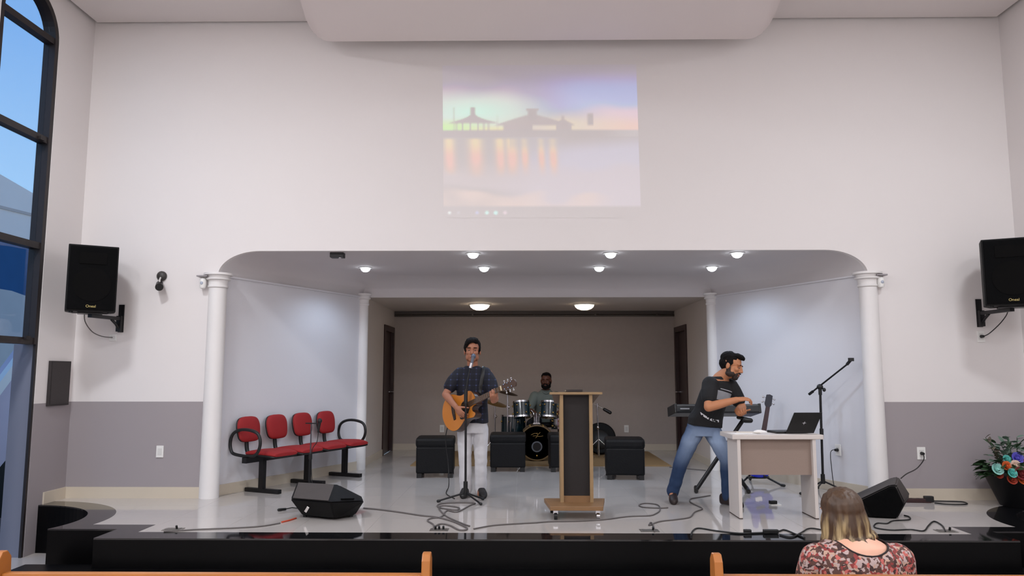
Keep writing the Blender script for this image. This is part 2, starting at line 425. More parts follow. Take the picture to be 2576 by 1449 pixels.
# porcelain tiles, each its own piece
def clip_poly(poly, x0, x1, y0, y1):
    def cl(P, ins, inter):
        o = []
        for i in range(len(P)):
            a, b = P[i-1], P[i]; ia, ib = ins(a), ins(b)
            if ib:
                if not ia: o.append(inter(a, b))
                o.append(b)
            elif ia: o.append(inter(a, b))
        return o
    def ix(c): return lambda a, b: (c, a[1]+(b[1]-a[1])*(c-a[0])/(b[0]-a[0]))
    def iy(c): return lambda a, b: (a[0]+(b[0]-a[0])*(c-a[1])/(b[1]-a[1]), c)
    P = poly
    for ins, it in ((lambda p: p[0] >= x0, ix(x0)), (lambda p: p[0] <= x1, ix(x1)), (lambda p: p[1] >= y0, iy(y0)), (lambda p: p[1] <= y1, iy(y1))):
        if len(P) < 3: return []
        P = cl(P, ins, it)
    out = []
    for p in P:
        if not out or abs(p[0]-out[-1][0])+abs(p[1]-out[-1][1]) > 1e-4: out.append(p)
    if len(out) > 1 and abs(out[0][0]-out[-1][0])+abs(out[0][1]-out[-1][1]) < 1e-4: out.pop()
    return out
part('tile_joint', MB().prism(tile_poly, S-0.012, S-0.0012), M_grout, stage, tri=True)
T = 0.60; full_tile = MB().bx(-T/2+0.001, T/2-0.001, -T/2+0.001, T/2-0.001, S-0.0012, S).mesh('tile')
for i in range(-9, 10):
    for j in range(0, 12):
        x0 = XM+(i-0.5)*T; y0 = 6.235+j*T
        p = clip_poly(tile_poly, x0+0.001, x0+T-0.001, y0+0.001, y0+T-0.001)
        if len(p) < 3: continue
        ar = abs(sum(p[k-1][0]*p[k][1]-p[k][0]*p[k-1][1] for k in range(len(p))))/2
        if ar < 0.003: continue
        if ar > (T-0.002)**2-1e-4: link('tile', full_tile, M_tile, stage, (x0+T/2, y0+T/2, 0))
        else: part('tile', MB().prism(p, S-0.0012, S), M_tile, stage, tri=True)
# lower steps of black granite
low = [(-3.92, 5.78), (-3.92, 6.11), (-3.335, 6.11), (-3.335, 5.995)]
struct('floor_lower_step', MB().prism(low+mirror(low), 0.0, 0.225), M_granside)
# front wall with the stage opening
zo, zc = 3.012, 2.752
def ell_arc(cx, cz, rx, rz, a0, a1, n=14): return [(cx+rx*math.cos(R(a0+(a1-a0)*i/n)), cz+rz*math.sin(R(a0+(a1-a0)*i/n))) for i in range(n+1)]
rx = 0.44
op = [(CL, S-0.02)]+ell_arc(CL+rx, zc, rx, zo-zc, 180, 90)+ell_arc(CR-rx, zc, rx, zo-zc, 90, 0)+[(CR, S-0.02)]
fw = [(XL-0.2, S-0.02)]+op+[(XR+0.2, S-0.02), (XR+0.2, ZC+0.2), (XL-0.2, ZC+0.2)]
struct('wall_front', MB().prism(fw, YF, YF+0.06, lambda a, b, h: (a, h, b)), M_dado)
# splayed side walls of the stage
for s, nm in ((-1, 'left'), (1, 'right')):
    ca = CL if s < 0 else CR; ia = IL if s < 0 else IR
    p = [(ca, YF+0.02), (ia, YI), (ia+s*0.15, YI), (ca+s*0.15, YF+0.06), (ca, YF+0.06)]
    p = [(ca, YF+0.06), (ia, YI), (ia+s*0.15, YI+0.0), (ca+s*0.15, YF+0.06)]
    struct('wall_stage_'+nm, MB().prism(p, S-0.02, zc), M_cool)
    d = V((ia-ca, YI-YF, 0)).normalized(); nrm = V((-s*d.y, s*d.x, 0)); a = V((ca, YF+0.06, 0)); b = V((ia, YI, 0))
    q = [a, b, b+nrm*0.014, a+nrm*0.014]; struct('baseboard_stage_'+nm, MB().prism([(v.x, v.y) for v in q], S, S+0.112), M_skirt)
    q = [a, b, b+nrm*0.022, a+nrm*0.022]; struct('trim_'+('1' if s < 0 else '2'), MB().prism([(v.x, v.y) for v in q], zc-0.006, zc+0.012), M_cool)
# cove and flat ceiling above the stage
n = 12; vs = []; fs = []
prof = [(math.cos(R(t)), math.sin(R(t))) for t in [90*i/n for i in range(n+1)]]     # (1,0)->(0,1)
yb2 = YI; cd = 0.40
def cove_ring(k):
    c, s_ = prof[k]; z = zc+(zo-zc)*s_; q = 1-c
    return [(CL+rx*q, YF+0.06, z), (IL+0.33*q, yb2-cd*q, z), (IR-0.33*q, yb2-cd*q, z), (CR-rx*q, YF+0.06, z)]
rings = [cove_ring(k) for k in range(n+1)]
cv = MB()
vv = [p for r_ in rings for p in r_]; ff = []
for k in range(n):
    for j in range(3): a = k*4+j; ff.append((a, a+1, a+5, a+4))
cv.add(vv, ff); k = n*4; cv.add([vv[k], vv[k+1], vv[k+2], vv[k+3]], [(0, 1, 2, 3)])
M_covep = mat('white_cove_paint_dimmed', (206, 200, 200), 0.75)  # white greyed down: the stage ceiling's dimness is put into its colour
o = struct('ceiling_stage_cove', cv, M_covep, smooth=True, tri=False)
struct('ceiling_stage', MB().prism([(CL-0.2, YF+0.05), (CR+0.2, YF+0.05), (CR+0.2, YB+0.2), (CL-0.2, YB+0.2)], zo+0.012, zo+0.15), M_cool)
# rear alcove
struct('ceiling_alcove', MB().bx(IL-0.15, IR+0.15, YI, YB+0.1, 2.775, 3.02), M_alcside)
struct('wall_rear', MB().bx(IL-0.2, IR+0.2, YB, YB+0.15, S-0.02, 3.05), M_backwall)
struct('baseboard_rear', MB().bx(IL, IR, YB-0.014, YB, S, S+0.10), M_skirt)
DY0, DY1, DZ = 11.93, 12.74, 2.44
for s, nm in ((-1, 'left'), (1, 'right')):
    x = IL if s < 0 else IR; m = MB()
    def B(y0, y1, z0, z1, m=m, x=x, s=s): m.bx(min(x, x+s*0.15), max(x, x+s*0.15), y0, y1, z0, z1)
    B(YI, DY0, S-0.02, 2.80); B(DY1, YB, S-0.02, 2.80); B(DY0, DY1, DZ, 2.80)
    struct('wall_alcove_'+nm, m, M_alcside)
    m = MB(); m.bx(min(x, x-s*0.014), max(x, x-s*0.014), YI+0.12, DY0-0.05, S, S+0.10); struct('baseboard_alcove_'+nm, m, M_skirt)
    d = bpy.data.objects.new('door_%d' % (1 if s < 0 else 2), None); COL.objects.link(d); d['kind'] = 'structure'; d.location = (x, (DY0+DY1)/2, S)
    part('door_leaf', MB().bx(min(x+s*0.03, x+s*0.075), max(x+s*0.03, x+s*0.075), DY0+0.02, DY1-0.02, S-0.015, DZ-0.03), M_door, d)
    fr = MB()
    for y0, y1, z0, z1 in ((DY0-0.05, DY0+0.04, S, DZ+0.05), (DY1-0.04, DY1+0.05, S, DZ+0.05), (DY0+0.04, DY1-0.04, DZ-0.04, DZ+0.05)):
        fr.bx(min(x-s*0.02, x+s*0.1), max(x-s*0.02, x+s*0.1), y0, y1, z0, z1)
    part('door_frame', fr, M_door, d)
    h = MB(); hy = DY1-0.14; h.cyl((x+s*0.03, hy, 1.42), (x-s*0.05, hy, 1.42), 0.012); h.cyl((x-s*0.045, hy, 1.42), (x-s*0.045, hy-0.11, 1.42), 0.010); h.cyl((x+s*0.03, hy, 1.42), (x+s*0.022, hy, 1.42), 0.026)
    part('door_handle', h, M_chrome, d, smooth=True)
# curtain rail on the rear wall
t = thing('curtain_rail', 'long grey metal curtain rail running along the top of the rear wall', 'curtain rail', (0.2, YB, 2.68))
m_rail = mat('grey_metal_rail', (96, 90, 84), 0.3, metal=0.8)
part('track', MB().bx(IL+0.01, IR-0.01, YB-0.05, YB-0.001, 2.715, 2.77), mat('grey_pelmet', (84, 76, 72), 0.6), t)
part('tube', MB().cyl((IL+0.01, YB-0.075, 2.695), (IR-0.01, YB-0.075, 2.695), 0.016), m_rail, t, smooth=True)
for i in range(5):
    x = IL+0.3+i*1.04; part('bracket', MB().bx(x-0.012, x+0.012, YB-0.09, YB-0.001, 2.69, 2.72), m_rail, t)
# side walls, back wall of the hall
WY0, WY1, WS = 6.43, 7.29, 5.05; WC = (WY0+WY1)/2; WR = (WY1-WY0)/2
WT = 0.125
m = MB(); m.bx(XL-WT, XL, -6.0, WY0, 0, ZC+0.2); m.bx(XL-WT, XL, WY1, YF+0.0, 0, ZC+0.2)
ap = arc(WC, WS, WR, 0, 180, 20); m.prism([(WY0, ZC+0.2), (WY1, ZC+0.2)]+ap, XL-WT, XL, lambda a, b, h: (h, a, b))
struct('wall_left', m, M_dado)
struct('wall_right', MB().bx(XR, XR+0.2, -6.0, YF, 0, ZC+0.2), M_dado)
struct('wall_back', MB().bx(XL-0.2, XR+0.2, -6.2, -6.0, 0, ZC+0.2), M_wall)
struct('baseboard_front_left', MB().bx(XL, CL-0.02, YF-0.015, YF, S, S+0.1125), M_skirt)
struct('baseboard_front_right', MB().bx(CR+0.02, XR, YF-0.015, YF, S, S+0.1125), M_skirt)
struct('baseboard_left', MB().bx(XL, XL+0.015, CX+0.9, YF-0.015, S, S+0.1125), M_skirt)
struct('baseboard_right', MB().bx(XR-0.015, XR, CX+0.9, YF-0.015, S, S+0.1125), M_skirt)
# ceiling with a shadow gap round its edge
g = 0.05
struct('ceiling', MB().bx(XL+g, XR-g, -6+g, YF-g, ZC, ZC+0.05), M_ceil)
struct('ceiling_gap', MB().bx(XL-0.1, XR+0.1, -6.1, YF+0.05, ZC+0.07, ZC+0.12), M_dark)
# dropped soffit with stepped, rounded edge
def soffit_plan(o_):
    half = [(-2.00, 7.60), (-2.06, 7.585), (-2.095, 7.54), (-2.10, 7.46), (-2.085, 7.25), (-2.05, 7.0), (-2.00, 6.7), (-1.95, 6.3), (-1.92, 5.8), (-1.92, 2.2), (-1.85, 2.0)]
    P = [(x-o_, y+(o_*0.5 if y > 7.5 else 0)) for x, y in half]
    return P+mirror2(P, 0.175)
def mirror2(p, c): return [(2*c-x, y) for x, y in reversed(p)]
so = struct('ceiling_soffit', MB().prism(soffit_plan(0.0), 5.20, 5.30), M_soff, smooth=True)
part('stepped_edge', MB().prism(soffit_plan(0.05), 5.235, 5.29), M_soff, so, tri=True, smooth=True)
part('stepped_edge', MB().prism(soffit_plan(0.10), 5.29, 5.36), M_soff, so, tri=True, smooth=True)
part('upstand', MB().prism(soffit_plan(-0.12), 5.30, ZC), M_soff, so, tri=True, smooth=True)
# hall lamps: square panels on the ceiling either side of and behind the soffit
def hall_panel(x, y, z=ZC, power=HALL_W):
    t = thing('ceiling_panel_light', 'square white panel lamp on the hall ceiling', 'ceiling light', (x, y, z-0.03), 0, 'panel lamps of the hall ceiling')
    part('frame', MB().bx(x-0.31, x+0.31, y-0.31, y+0.31, z-0.02, z-0.001), M_white, t)
    part('diffuser', MB().bx(x-0.28, x+0.28, y-0.28, y+0.28, z-0.03, z-0.02), M_panel, t)
    l = bpy.data.lights.new('panel_lamp', 'AREA'); l.shape = 'SQUARE'; l.size = 0.55; l.energy = power; l.color = (0.895, 0.94, 1.0)
    lo = bpy.data.objects.new('panel_lamp', l); COL.objects.link(lo); lo.parent = t; lo.location = (0, 0, -0.02)
for x, y in ((-3.6, 4.4), (4.05, 4.4), (-3.6, 0.6), (4.05, 0.6), (-1.6, -1.5), (2.1, -1.5), (-1.6, -4.2), (2.1, -4.2)): hall_panel(x, y, power=HALL_W*(1.20 if x < 0 else 0.84))

# ================================================================= left arched window
wn = bpy.data.objects.new('window_1', None); COL.objects.link(wn); wn['kind'] = 'structure'; wn.location = (XL, WC, 0)
fx0, fx1 = XL-0.125, XL-0.005; sw = 0.055
fr = MB(); fr.bx(fx0, fx1, WY0, WY0+sw, 2.0, WS); fr.bx(fx0, fx1, WY1-sw, WY1, 2.0, WS); fr.bx(XL-0.03, fx1, WY0, WY0+0.03, 0.0, 2.0); fr.bx(XL-0.03, fx1, WY1-0.03, WY1, 0.0, 2.0)
ao = arc(WC, WS, WR, 0, 180, 24); ai = arc(WC, WS, WR-sw, 180, 0, 24)
for i in range(24):
    a, b = ao[i], ao[i+1]; c, d = ai[24-i], ai[23-i]
    fr.prism([a, b, d, c], fx0, fx1, lambda p, q, h: (h, p, q))
part('window_frame', fr, M_frame, wn)
bars = [2.03, 2.96, 4.02, 5.05]
for z in bars: part('glazing_bar', MB().bx(fx0+0.02, fx1-0.01, WY0+sw, WY1-sw, z-0.032, z+0.032), M_frame, wn)
for z0, z1 in zip(bars[:-1], bars[1:]): part('pane', MB().bx(XL-0.07, XL-0.064, WY0+sw, WY1-sw, z0+0.032, z1-0.032), M_glass, wn)
part('pane', MB().prism([(WY1-sw, WS+0.032)]+arc(WC, WS, WR-sw, 6, 174, 20)+[(WY0+sw, WS+0.032)], XL-0.07, XL-0.064, lambda p, q, h: (h, p, q)), M_glass, wn, tri=True)
for z in (2.0, 3.95): part('latch', MB().bx(fx1-0.012, fx1+0.015, WY1-0.2, WY1-0.13, z-0.02+0.06, z+0.075), M_frame, wn)
# ----- outside
struct('ground', MB().bx(-40, XL-0.2, -10, 40, -0.3, -0.1), mat('paved_ground', (120, 96, 92), 0.9, nscale=3, namt=0.2))
t = thing('neighbour_house', 'pale grey gabled house with a blue painted storey outside the arched window', 'house', (-12.5, 18, -0.1))
part('upper_wall', MB().prism([(10, 4.85), (30, 4.85), (30, 5.1), (18.5, 6.05), (15.5, 6.45), (10, 5.6)], -13, -12, lambda a, b, h: (h, a, b)), mat('pale_house_render', (226, 216, 208), 0.9, nscale=2, namt=0.04), t, tri=True)
part('roof_edge', MB().prism([(10, 5.62), (15.5, 5.42), (19.5, 5.62), (30, 5.3), (30, 5.36), (19.5, 5.68), (15.5, 5.49), (10, 5.7)], -12.0, -11.97, lambda a, b, h: (h, a, b)), mat('pale_grey_house_band', (176, 166, 160), 0.9), t, tri=True)  # pale grey band across the gable wall
part('blue_storey', MB().bx(-12.8, -12.0, 10, 30, 2.6, 4.85), mat('blue_painted_wall', (34, 84, 128), 0.9, nscale=2, namt=0.15), t)
part('pale_base', MB().prism([(10, -0.1), (30, -0.1), (30, 2.9), (18.0, 2.9), (17.75, 3.55), (17.2, 3.62), (10, 3.62)], -12.0, -11.8, lambda a, b, h: (h, a, b)), mat('pale_garden_wall', (196, 190, 186), 0.9, nscale=3, namt=0.06), t, tri=True)
solo('roof_aerial', MB().cyl((-12.5, 17.0, 6.27), (-12.5, 17.0, 7.4), 0.016).cyl((-12.5, 16.7, 7.15), (-12.5, 17.35, 7.15), 0.012).cyl((-12.5, 16.8, 6.9), (-12.5, 17.25, 6.9), 0.012), mat('grey_aerial', (120, 130, 150), 0.6), 'thin roof aerial above the pale house outside the window', 'aerial')
t = thing('outside_stair', 'lavender outside stair wall with a white handrail beyond the glass door', 'stair', (-6.5, 9.5, -0.1))
part('stair_wall', MB().prism([(8.2, -0.35), (10.6, 1.45), (10.6, 2.9), (8.2, 0.45)], -6.6, -6.45, lambda a, b, h: (h, a, b)), M_lav, t)
part('handrail', MB().prism([(8.2, 0.42), (10.6, 2.82), (10.6, 3.0), (8.2, 0.6)], -6.45, -6.38, lambda a, b, h: (h, a, b)), M_white, t)
part('dark_underside', MB().prism([(8.2, -0.1), (10.6, -0.1), (10.6, 1.5), (8.2, -0.3)], -6.75, -6.62, lambda a, b, h: (h, a, b)), M_dark, t)
part('jamb_lining', MB().bx(XL-0.23, XL-0.031, WY1-0.012, WY1-0.001, 0.0, 2.0), mat('jamb_white_sky_tint', (116, 118, 132), 0.7), wn)  # white jamb; the blue sky light on it is put into the colour
part('jamb_lining', MB().bx(XL-0.23, XL-0.031, WY0+0.001, WY0+0.012, 0.0, 2.0), mat('jamb_white_sky_tint', (116, 118, 132), 0.7), wn)

# ================================================================= columns
def column(x, y, r, zt, zb, label, half=None):
    t = thing('column', label, 'column', (x, y, zb), 0, 'plaster columns of the stage opening')
    part('shaft', MB().lathe([(r, zb), (r*0.93, zt-0.16)], (x, y, 0), n=32), M_colw, t, smooth=True)
    part('capital', MB().lathe([(r*0.93, zt-0.16), (r*1.06, zt-0.15), (r*1.06, zt-0.135), (r*0.98, zt-0.13), (r*1.02, zt-0.08), (r*1.3, zt-0.07), (r*1.32, zt-0.055), (r*1.12, zt-0.05), (r*1.2, zt-0.03), (r*1.5, zt-0.022), (r*1.5, zt)], (x, y, 0), n=32), M_colw, t, smooth=True)
column(CL-0.005, YF+0.03, 0.098, 2.775, S, 'white round column at the stage opening beside the red chairs')
column(CR+0.005, YF+0.03, 0.098, 2.775, S, 'white round column at the stage opening near the tipped floor monitor')
column(IL+0.01, YI, 0.075, 2.80, S, 'slim white column at the rear alcove behind the red chairs')
column(IR-0.01, YI, 0.075, 2.80, S, 'slim white column at the rear alcove behind the keyboard')

# ================================================================= lamps over the stage
def downlight(x, y, label):
    t = thing('downlight', label, 'ceiling light', (x, y, zo-0.03), 0, 'recessed downlights above the stage')
    part('trim_ring', MB().lathe([(0.072, zo), (0.078, zo-0.006), (0.06, zo-0.012), (0.055, zo)], (x, y, 0), n=24), M_white, t, smooth=True)
    part('bulb', MB().lathe([(0.056, zo), (0.056, zo-0.024), (0.042, zo-0.044), (0.020, zo-0.055), (0.0, zo-0.058)], (x, y, 0), n=24), M_lamp, t, smooth=True)
    l = bpy.data.lights.new('downlight_beam', 'SPOT'); l.energy = SPOT_W; l.spot_size = R(150); l.spot_blend = 0.6; l.color = (0.62, 0.78, 1.0); l.shadow_soft_size = 0.05
    lo = bpy.data.objects.new('downlight_beam', l); COL.objects.link(lo); lo.parent = t; lo.location = (0, 0, -0.04)
FR, BK = 8.07, 9.15
for x, lb in ((-0.53, 'bright downlight above the singer, at the edge of the stage opening'), (0.955, 'bright downlight at the edge of the stage opening, above the lectern'), (2.314, 'bright downlight at the edge of the stage opening, above the keyboard player')): downlight(x, FR, lb)
for x, lb in ((-1.92, 'bright downlight deep in the stage ceiling above the red chairs'), (-0.465, 'bright downlight deep in the stage ceiling behind the singer'), (0.941, 'bright downlight deep in the stage ceiling in front of the drum kit'), (2.313, 'bright downlight deep in the stage ceiling above the keyboard')): downlight(x, BK, lb)
t = thing('ceiling_spotlight', 'small black unlit spotlight box under the stage ceiling above the red chairs', 'spotlight', (-1.99, 8.03, zo-0.06))
part('housing', MB().box((-1.99, 8.03, zo-0.027), (0.145, 0.10, 0.054)), M_black, t, bevel=0.006)
part('lens', MB().ell((-1.955, 8.0, zo-0.058), (0.018, 0.018, 0.012)), M_chrome, t, smooth=True)
for x, lb, dm in ((-0.648, 'bright warm glass dome lamp on the alcove ceiling behind the singer', M_dome), (0.949, 'half lit warm glass dome lamp on the alcove ceiling behind the lectern', M_dome2)):
    zz = 2.775; t = thing('dome_lamp', lb, 'ceiling light', (x, 11.5, zz-0.1), 0, 'dome lamps of the rear alcove')
    part('base_ring', MB().lathe([(0.165, zz), (0.165, zz-0.012), (0.15, zz-0.02), (0.14, zz)], (x, 11.5, 0), n=32), M_white, t, smooth=True)
    part('glass_dome', MB().lathe([(0.15, zz-0.012), (0.14, zz-0.045), (0.105, zz-0.075), (0.055, zz-0.092), (0.0, zz-0.096)], (x, 11.5, 0), n=32), dm, t, smooth=True)

# ================================================================= the projected picture
PW, PH = 250, 196
pc = [V((-0.863, 0, 5.050)), V((1.240, 0, 5.051)), V((-0.833, 0, 3.365)), V((1.262, 0, 3.358))]
def pic(u, v):
    """sRGB of the projected desktop: a pier at sunset with a task bar below"""
    g = (188, 181, 178)
    def sm(a, b, x): x = max(0, min(1, (x-a)/(b-a))); return x*x*(3-2*x)
    def mx(a, b, k): return tuple(p+(q-p)*k for p, q in zip(a, b))
    if v > 0.925:
        for iu, c, rr in ((0.03, (226, 232, 228), .007), (0.075, (196, 192, 192), .007), (0.17, (196, 196, 214), .008), (0.22, (204, 234, 224), .009), (0.265, (200, 234, 226), .010), (0.312, (216, 202, 204), .009)):
            if (u-iu)**2+((v-0.968)*0.78)**2 < rr**2: return c
        return g
    nz = noise.noise(V((u*6, v*9, 0.3)))*0.5
    if v < 0.43:
        c = mx((172, 164, 184), (178, 182, 208), sm(0.2, 0.75, u)*sm(0.0, 0.15, v))
        c = mx(c, (222, 206, 206), sm(0.08, 0.26, v+nz*0.08)*(1-sm(0.3, 0.62, u)))
        c = mx(c, (172, 194, 224), sm(0.45, 0.75, u)*sm(0.05, 0.18, v)*(1-sm(0.22, 0.34, v-0.05*u)))
        c = mx(c, (222, 202, 210), sm(0.55, 0.9, u)*sm(0.22, 0.32, v+nz*0.05))
        c = mx(c, (232, 200, 190), sm(0.6, 0.95, u)*sm(0.32, 0.42, v))
        c = mx(c, (226, 214, 190), sm(0.27, 0.4, v)*(1-abs(u-0.62)*2.4) if abs(u-0.62) < 0.41 else 0)
        d = math.hypot((u-0.16)/0.34, (v-0.31)/0.12); c = mx(c, (206, 240, 222), max(0, 1-d*0.75) if d < 1.33 else 0)
        if u < 0.34: c = mx(c, (206, 238, 172), sm(0.34, 0.42, v)*(1-sm(0.02, 0.34, u))); c = mx(c, (232, 224, 170), sm(0.39, 0.43, v)*sm(0.05, 0.3, u)*0.7)
        dk = 0
        a = abs(u-0.155)
        if 0.325 < v < 0.386 and a < 0.012+0.105*max(0, (v-0.325)/0.055)**1.7: dk = 1
        if a < 0.012 and 0.28 < v < 0.37: dk = 1
        if 0.385 < v < 0.43 and any(abs(u-q) < 0.004 for q in (0.07, 0.10, 0.14, 0.18, 0.21, 0.235)): dk = 0.8
        b = abs(u-0.46)
        if 0.335 < v < 0.40 and b < 0.03+0.165*((v-0.335)/0.065)**0.9: dk = 0.85
        if b < 0.022 and 0.30 < v < 0.36: dk = 1
        if b < 0.032 and 0.29 < v < 0.305: dk = 0.9
        if 0.40 <= v < 0.43 and (0.31 < u < 0.46 or 0.58 < u < 0.66): dk = 0.9
        if 0.365 < v < 0.40 and abs(u-0.617) < 0.01+0.05*((v-0.365)/0.035): dk = 0.9
        if abs(u-0.617) < 0.006 and 0.34 < v < 0.39: dk = 0.9
        if abs(u-0.757) < 0.015 and 0.325 < v < 0.40: dk = 0.9
        if abs(u-0.057) < 0.003 and 0.28 < v < 0.43: dk = 0.6
        if abs(u-0.28) < 0.003 and 0.33 < v < 0.43: dk = 0.5
        return mx(c, (186, 176, 172), dk)
    if v < 0.475: return mx((186, 178, 174), (196, 190, 188), sm(0.7, 1, u))
    # the sea with glowing gaps between the piles
    gl = 0
    for q, wd in ((0.03, .028), (0.165, .035), (0.29, .024), (0.35, .03), (0.415, .018), (0.50, .016), (0.56, .02)):
        gl = max(gl, math.exp(-((u-q-0.03*(v-0.5))/wd)**2))
    gl *= sm(0.475, 0.5, v)*(1-sm(0.62, 0.74, v+nz*0.08))
    if u > 0.34: gl *= 0.5+0.5*sm(0.52, 0.58, v)
    sea = mx((189, 183, 180), (199, 195, 203), sm(0.3, 0.75, u+v*0.5-0.2+nz*0.2))
    sea = mx(sea, (204, 194, 193), sm(0.62, 0.72, v+nz*0.1)*0.6)
    sea = mx(sea, g, sm(0.78, 0.86, v+nz*0.12)*(1-sm(0.2, 0.5, u)))
    sea = mx(sea, (218, 200, 190), sm(0.84, 0.9, v+nz*0.2)*(0.5+nz)*(1-sm(0.7, 0.9, u)))
    sea = mx(sea, g, sm(0.40, 0.66, u)*(1-sm(0.48, 0.60, v+0.10*(u-0.62))))
    c = mx(sea, mx((230, 212, 180), (228, 190, 168), sm(0.5, 0.62, v)), gl)
    return c
def soft(u, v):
    a = [0, 0, 0]
    for du, dv in ((-.0035, -.004), (.0035, -.004), (0, 0), (-.0035, .004), (.0035, .004)):
        c = pic(min(1, max(0, u+du)), min(1, max(0, v+dv)))
        a = [p+max(0, min(255, q))/5 for p, q in zip(a, c)]
    return a
bm = bmesh.new(); cl_ = bm.loops.layers.float_color.new('projected_light'); grid = []
gl_ = lin(188, 181, 178)
for j in range(PH+1):
    v_ = j/PH; row = []
    for i in range(PW+1):
        u_ = i/PW; p = (pc[0]*(1-u_)+pc[1]*u_)*(1-v_)+(pc[2]*(1-u_)+pc[3]*u_)*v_
        row.append(bm.verts.new((p.x, YF-0.002, p.z)))
    grid.append(row)
colg = [[tuple(max(0, a-b) for a, b in zip(lin(*soft(i/PW, j/PH)), gl_)) for i in range(PW+1)] for j in range(PH+1)]
for j in range(PH):
    for i in range(PW):
        f = bm.faces.new((grid[j+1][i], grid[j+1][i+1], grid[j][i+1], grid[j][i]))
        for l, (jj, ii) in zip(f.loops, ((j+1, i), (j+1, i+1), (j, i+1), (j, i))): l[cl_] = (*colg[jj][ii], 1)
me = bpy.data.meshes.new('projected_picture'); o_ = V((0.2, YF, 3.36))
for v in bm.verts: v.co -= o_
bm.to_mesh(me); bm.free()
M_proj = mat('projected_picture_on_wall', (228, 222, 220), 0.7)
n, b = nodes_of(M_proj); at = n.nodes.new('ShaderNodeAttribute'); at.attribute_name = 'projected_light'
n.links.new(at.outputs['Color'], b.inputs['Emission Color']); b.inputs['Emission Strength'].default_value = 0.95
tag(link('projected_picture', me, M_proj, None, o_), 'projected desktop picture of a pier at sunset on the white wall', 'projection')

# ================================================================= wall fittings
def outlet(p, nrm, label, group='white socket plates', plug=False, w=0.075, h=0.12):
    nrm = V(nrm).normalized(); p = V(p); rot = Matrix.Rotation(math.atan2(nrm.y, nrm.x)+math.pi/2, 3, 'Z')
    t = thing('wall_socket', label, 'socket', p-V((0, 0, h/2)), 0, group)
    part('plate', MB().box(p+nrm*0.005, (w, 0.01, h), rot), M_white, t, bevel=0.003)
    part('insert', MB().box(p+nrm*0.011, (w*0.55, 0.004, h*0.55), rot), mat('socket_insert', (214, 212, 208), 0.4), t)
    if plug: part('plug', MB().cyl(p+nrm*0.012, p+nrm*0.05, 0.018, 0.013), M_black, t, smooth=True)
splr = V((-(YI-YF), -(CR-IR), 0)).normalized()
outlet((-3.738, YF, 0.920), (0, -1, 0), 'blank white socket plate on the grey dado beside the stage column')
outlet((4.058, YF, 0.913), (0, -1, 0), 'white socket plate with a black plug on the grey dado behind the tipped monitor', plug=True, h=0.125, w=0.085)
outlet((4.742, YF, 2.100), (0, -1, 0), 'white socket plate on the wall under the branded loudspeaker near the flowers', plug=True)
outlet((-4.295, YF, 2.095), (0, -1, 0), 'white socket plate on the wall under the loudspeaker near the window', h=0.07)
outlet((-1.349, YB, 0.80), (0, -1, 0), 'white socket plate on the rear wall above a black pouf behind the singer')
outlet((1.742, YB, 0.80), (0, -1, 0), 'white socket plate on the rear wall behind the pouf right of the lectern'.replace('right of', 'beyond'))
def on_splay(y): k = (y-YF)/(YI-YF); return CR+(IR-CR)*k
outlet((on_splay(8.35)-0.002, 8.35, 0.90), splr, 'white socket plate with a plug on the bluish slanted wall near the microphone stand', plug=True)
# black wall panel by the window
t = thing('wall_panel', 'flat dark brown panel box on the side wall beside the arched window', 'wall panel', (XL, 7.64, 1.40))
part('box', MB().bx(XL, XL+0.03, 7.47, 7.80, 1.40, 1.845), mat('dark_panel_board', (44, 38, 38), 0.6, nscale=80, namt=0.15), t, bevel=0.003)
part('lip', MB().bx(XL+0.03, XL+0.034, 7.485, 7.785, 1.415, 1.83), mat('dark_panel_face', (50, 44, 44), 0.6, nscale=80, namt=0.15), t)
# twin black wall camera
t = thing('wall_camera', 'small black camera with a round base on the white wall near the speaker', 'camera', (-3.79, YF, 2.60))
part('base', MB().lathe([(0.052, 0), (0.052, -0.02), (0.036, -0.04), (0, -0.045)], (-3.812, YF, 2.744), 'Y', n=20), mat('dark_grey_plastic', (58, 54, 52), 0.5), t, smooth=True)
part('arm', MB().tube([(-3.812, YF-0.03, 2.73), (-3.80, YF-0.08, 2.69), (-3.79, YF-0.09, 2.65)], 0.009), mat('white_arm', (200, 196, 192), 0.5), t, smooth=True)
part('body', MB().cyl((-3.815, YF-0.04, 2.655), (-3.765, YF-0.15, 2.61), 0.036, 0.04), M_black, t, smooth=True)
# small white devices at the column capitals
for x, s, lb in ((CL-0.13, -1, 'small white alarm sensor on a bracket at the capital near the wall camera'), (CR+0.10, 1, 'small white alarm sensor hanging at the capital of the column by the monitor')):
    t = thing('alarm_sensor', lb, 'sensor', (x, YF, 2.58))
    part('mount', MB().box((x, YF-0.02, 2.715), (0.05, 0.04, 0.03)), M_white, t, bevel=0.004)
    part('bracket', MB().bx(x-0.055, x+0.055, YF-0.1, YF-0.002, 2.728, 2.742), mat('grey_bracket', (150, 144, 146), 0.5), t)
    part('body', MB().lathe([(0.0, 2.60), (0.028, 2.61), (0.034, 2.64), (0.034, 2.69), (0.024, 2.71), (0.0, 2.712)], (x, YF-0.06, 0), n=16), M_white, t, smooth=True)
    part('lens', MB().ell((x, YF-0.092, 2.66), (0.016, 0.008, 0.018)), mat('grey_lens', (170, 176, 190), 0.2), t, smooth=True)
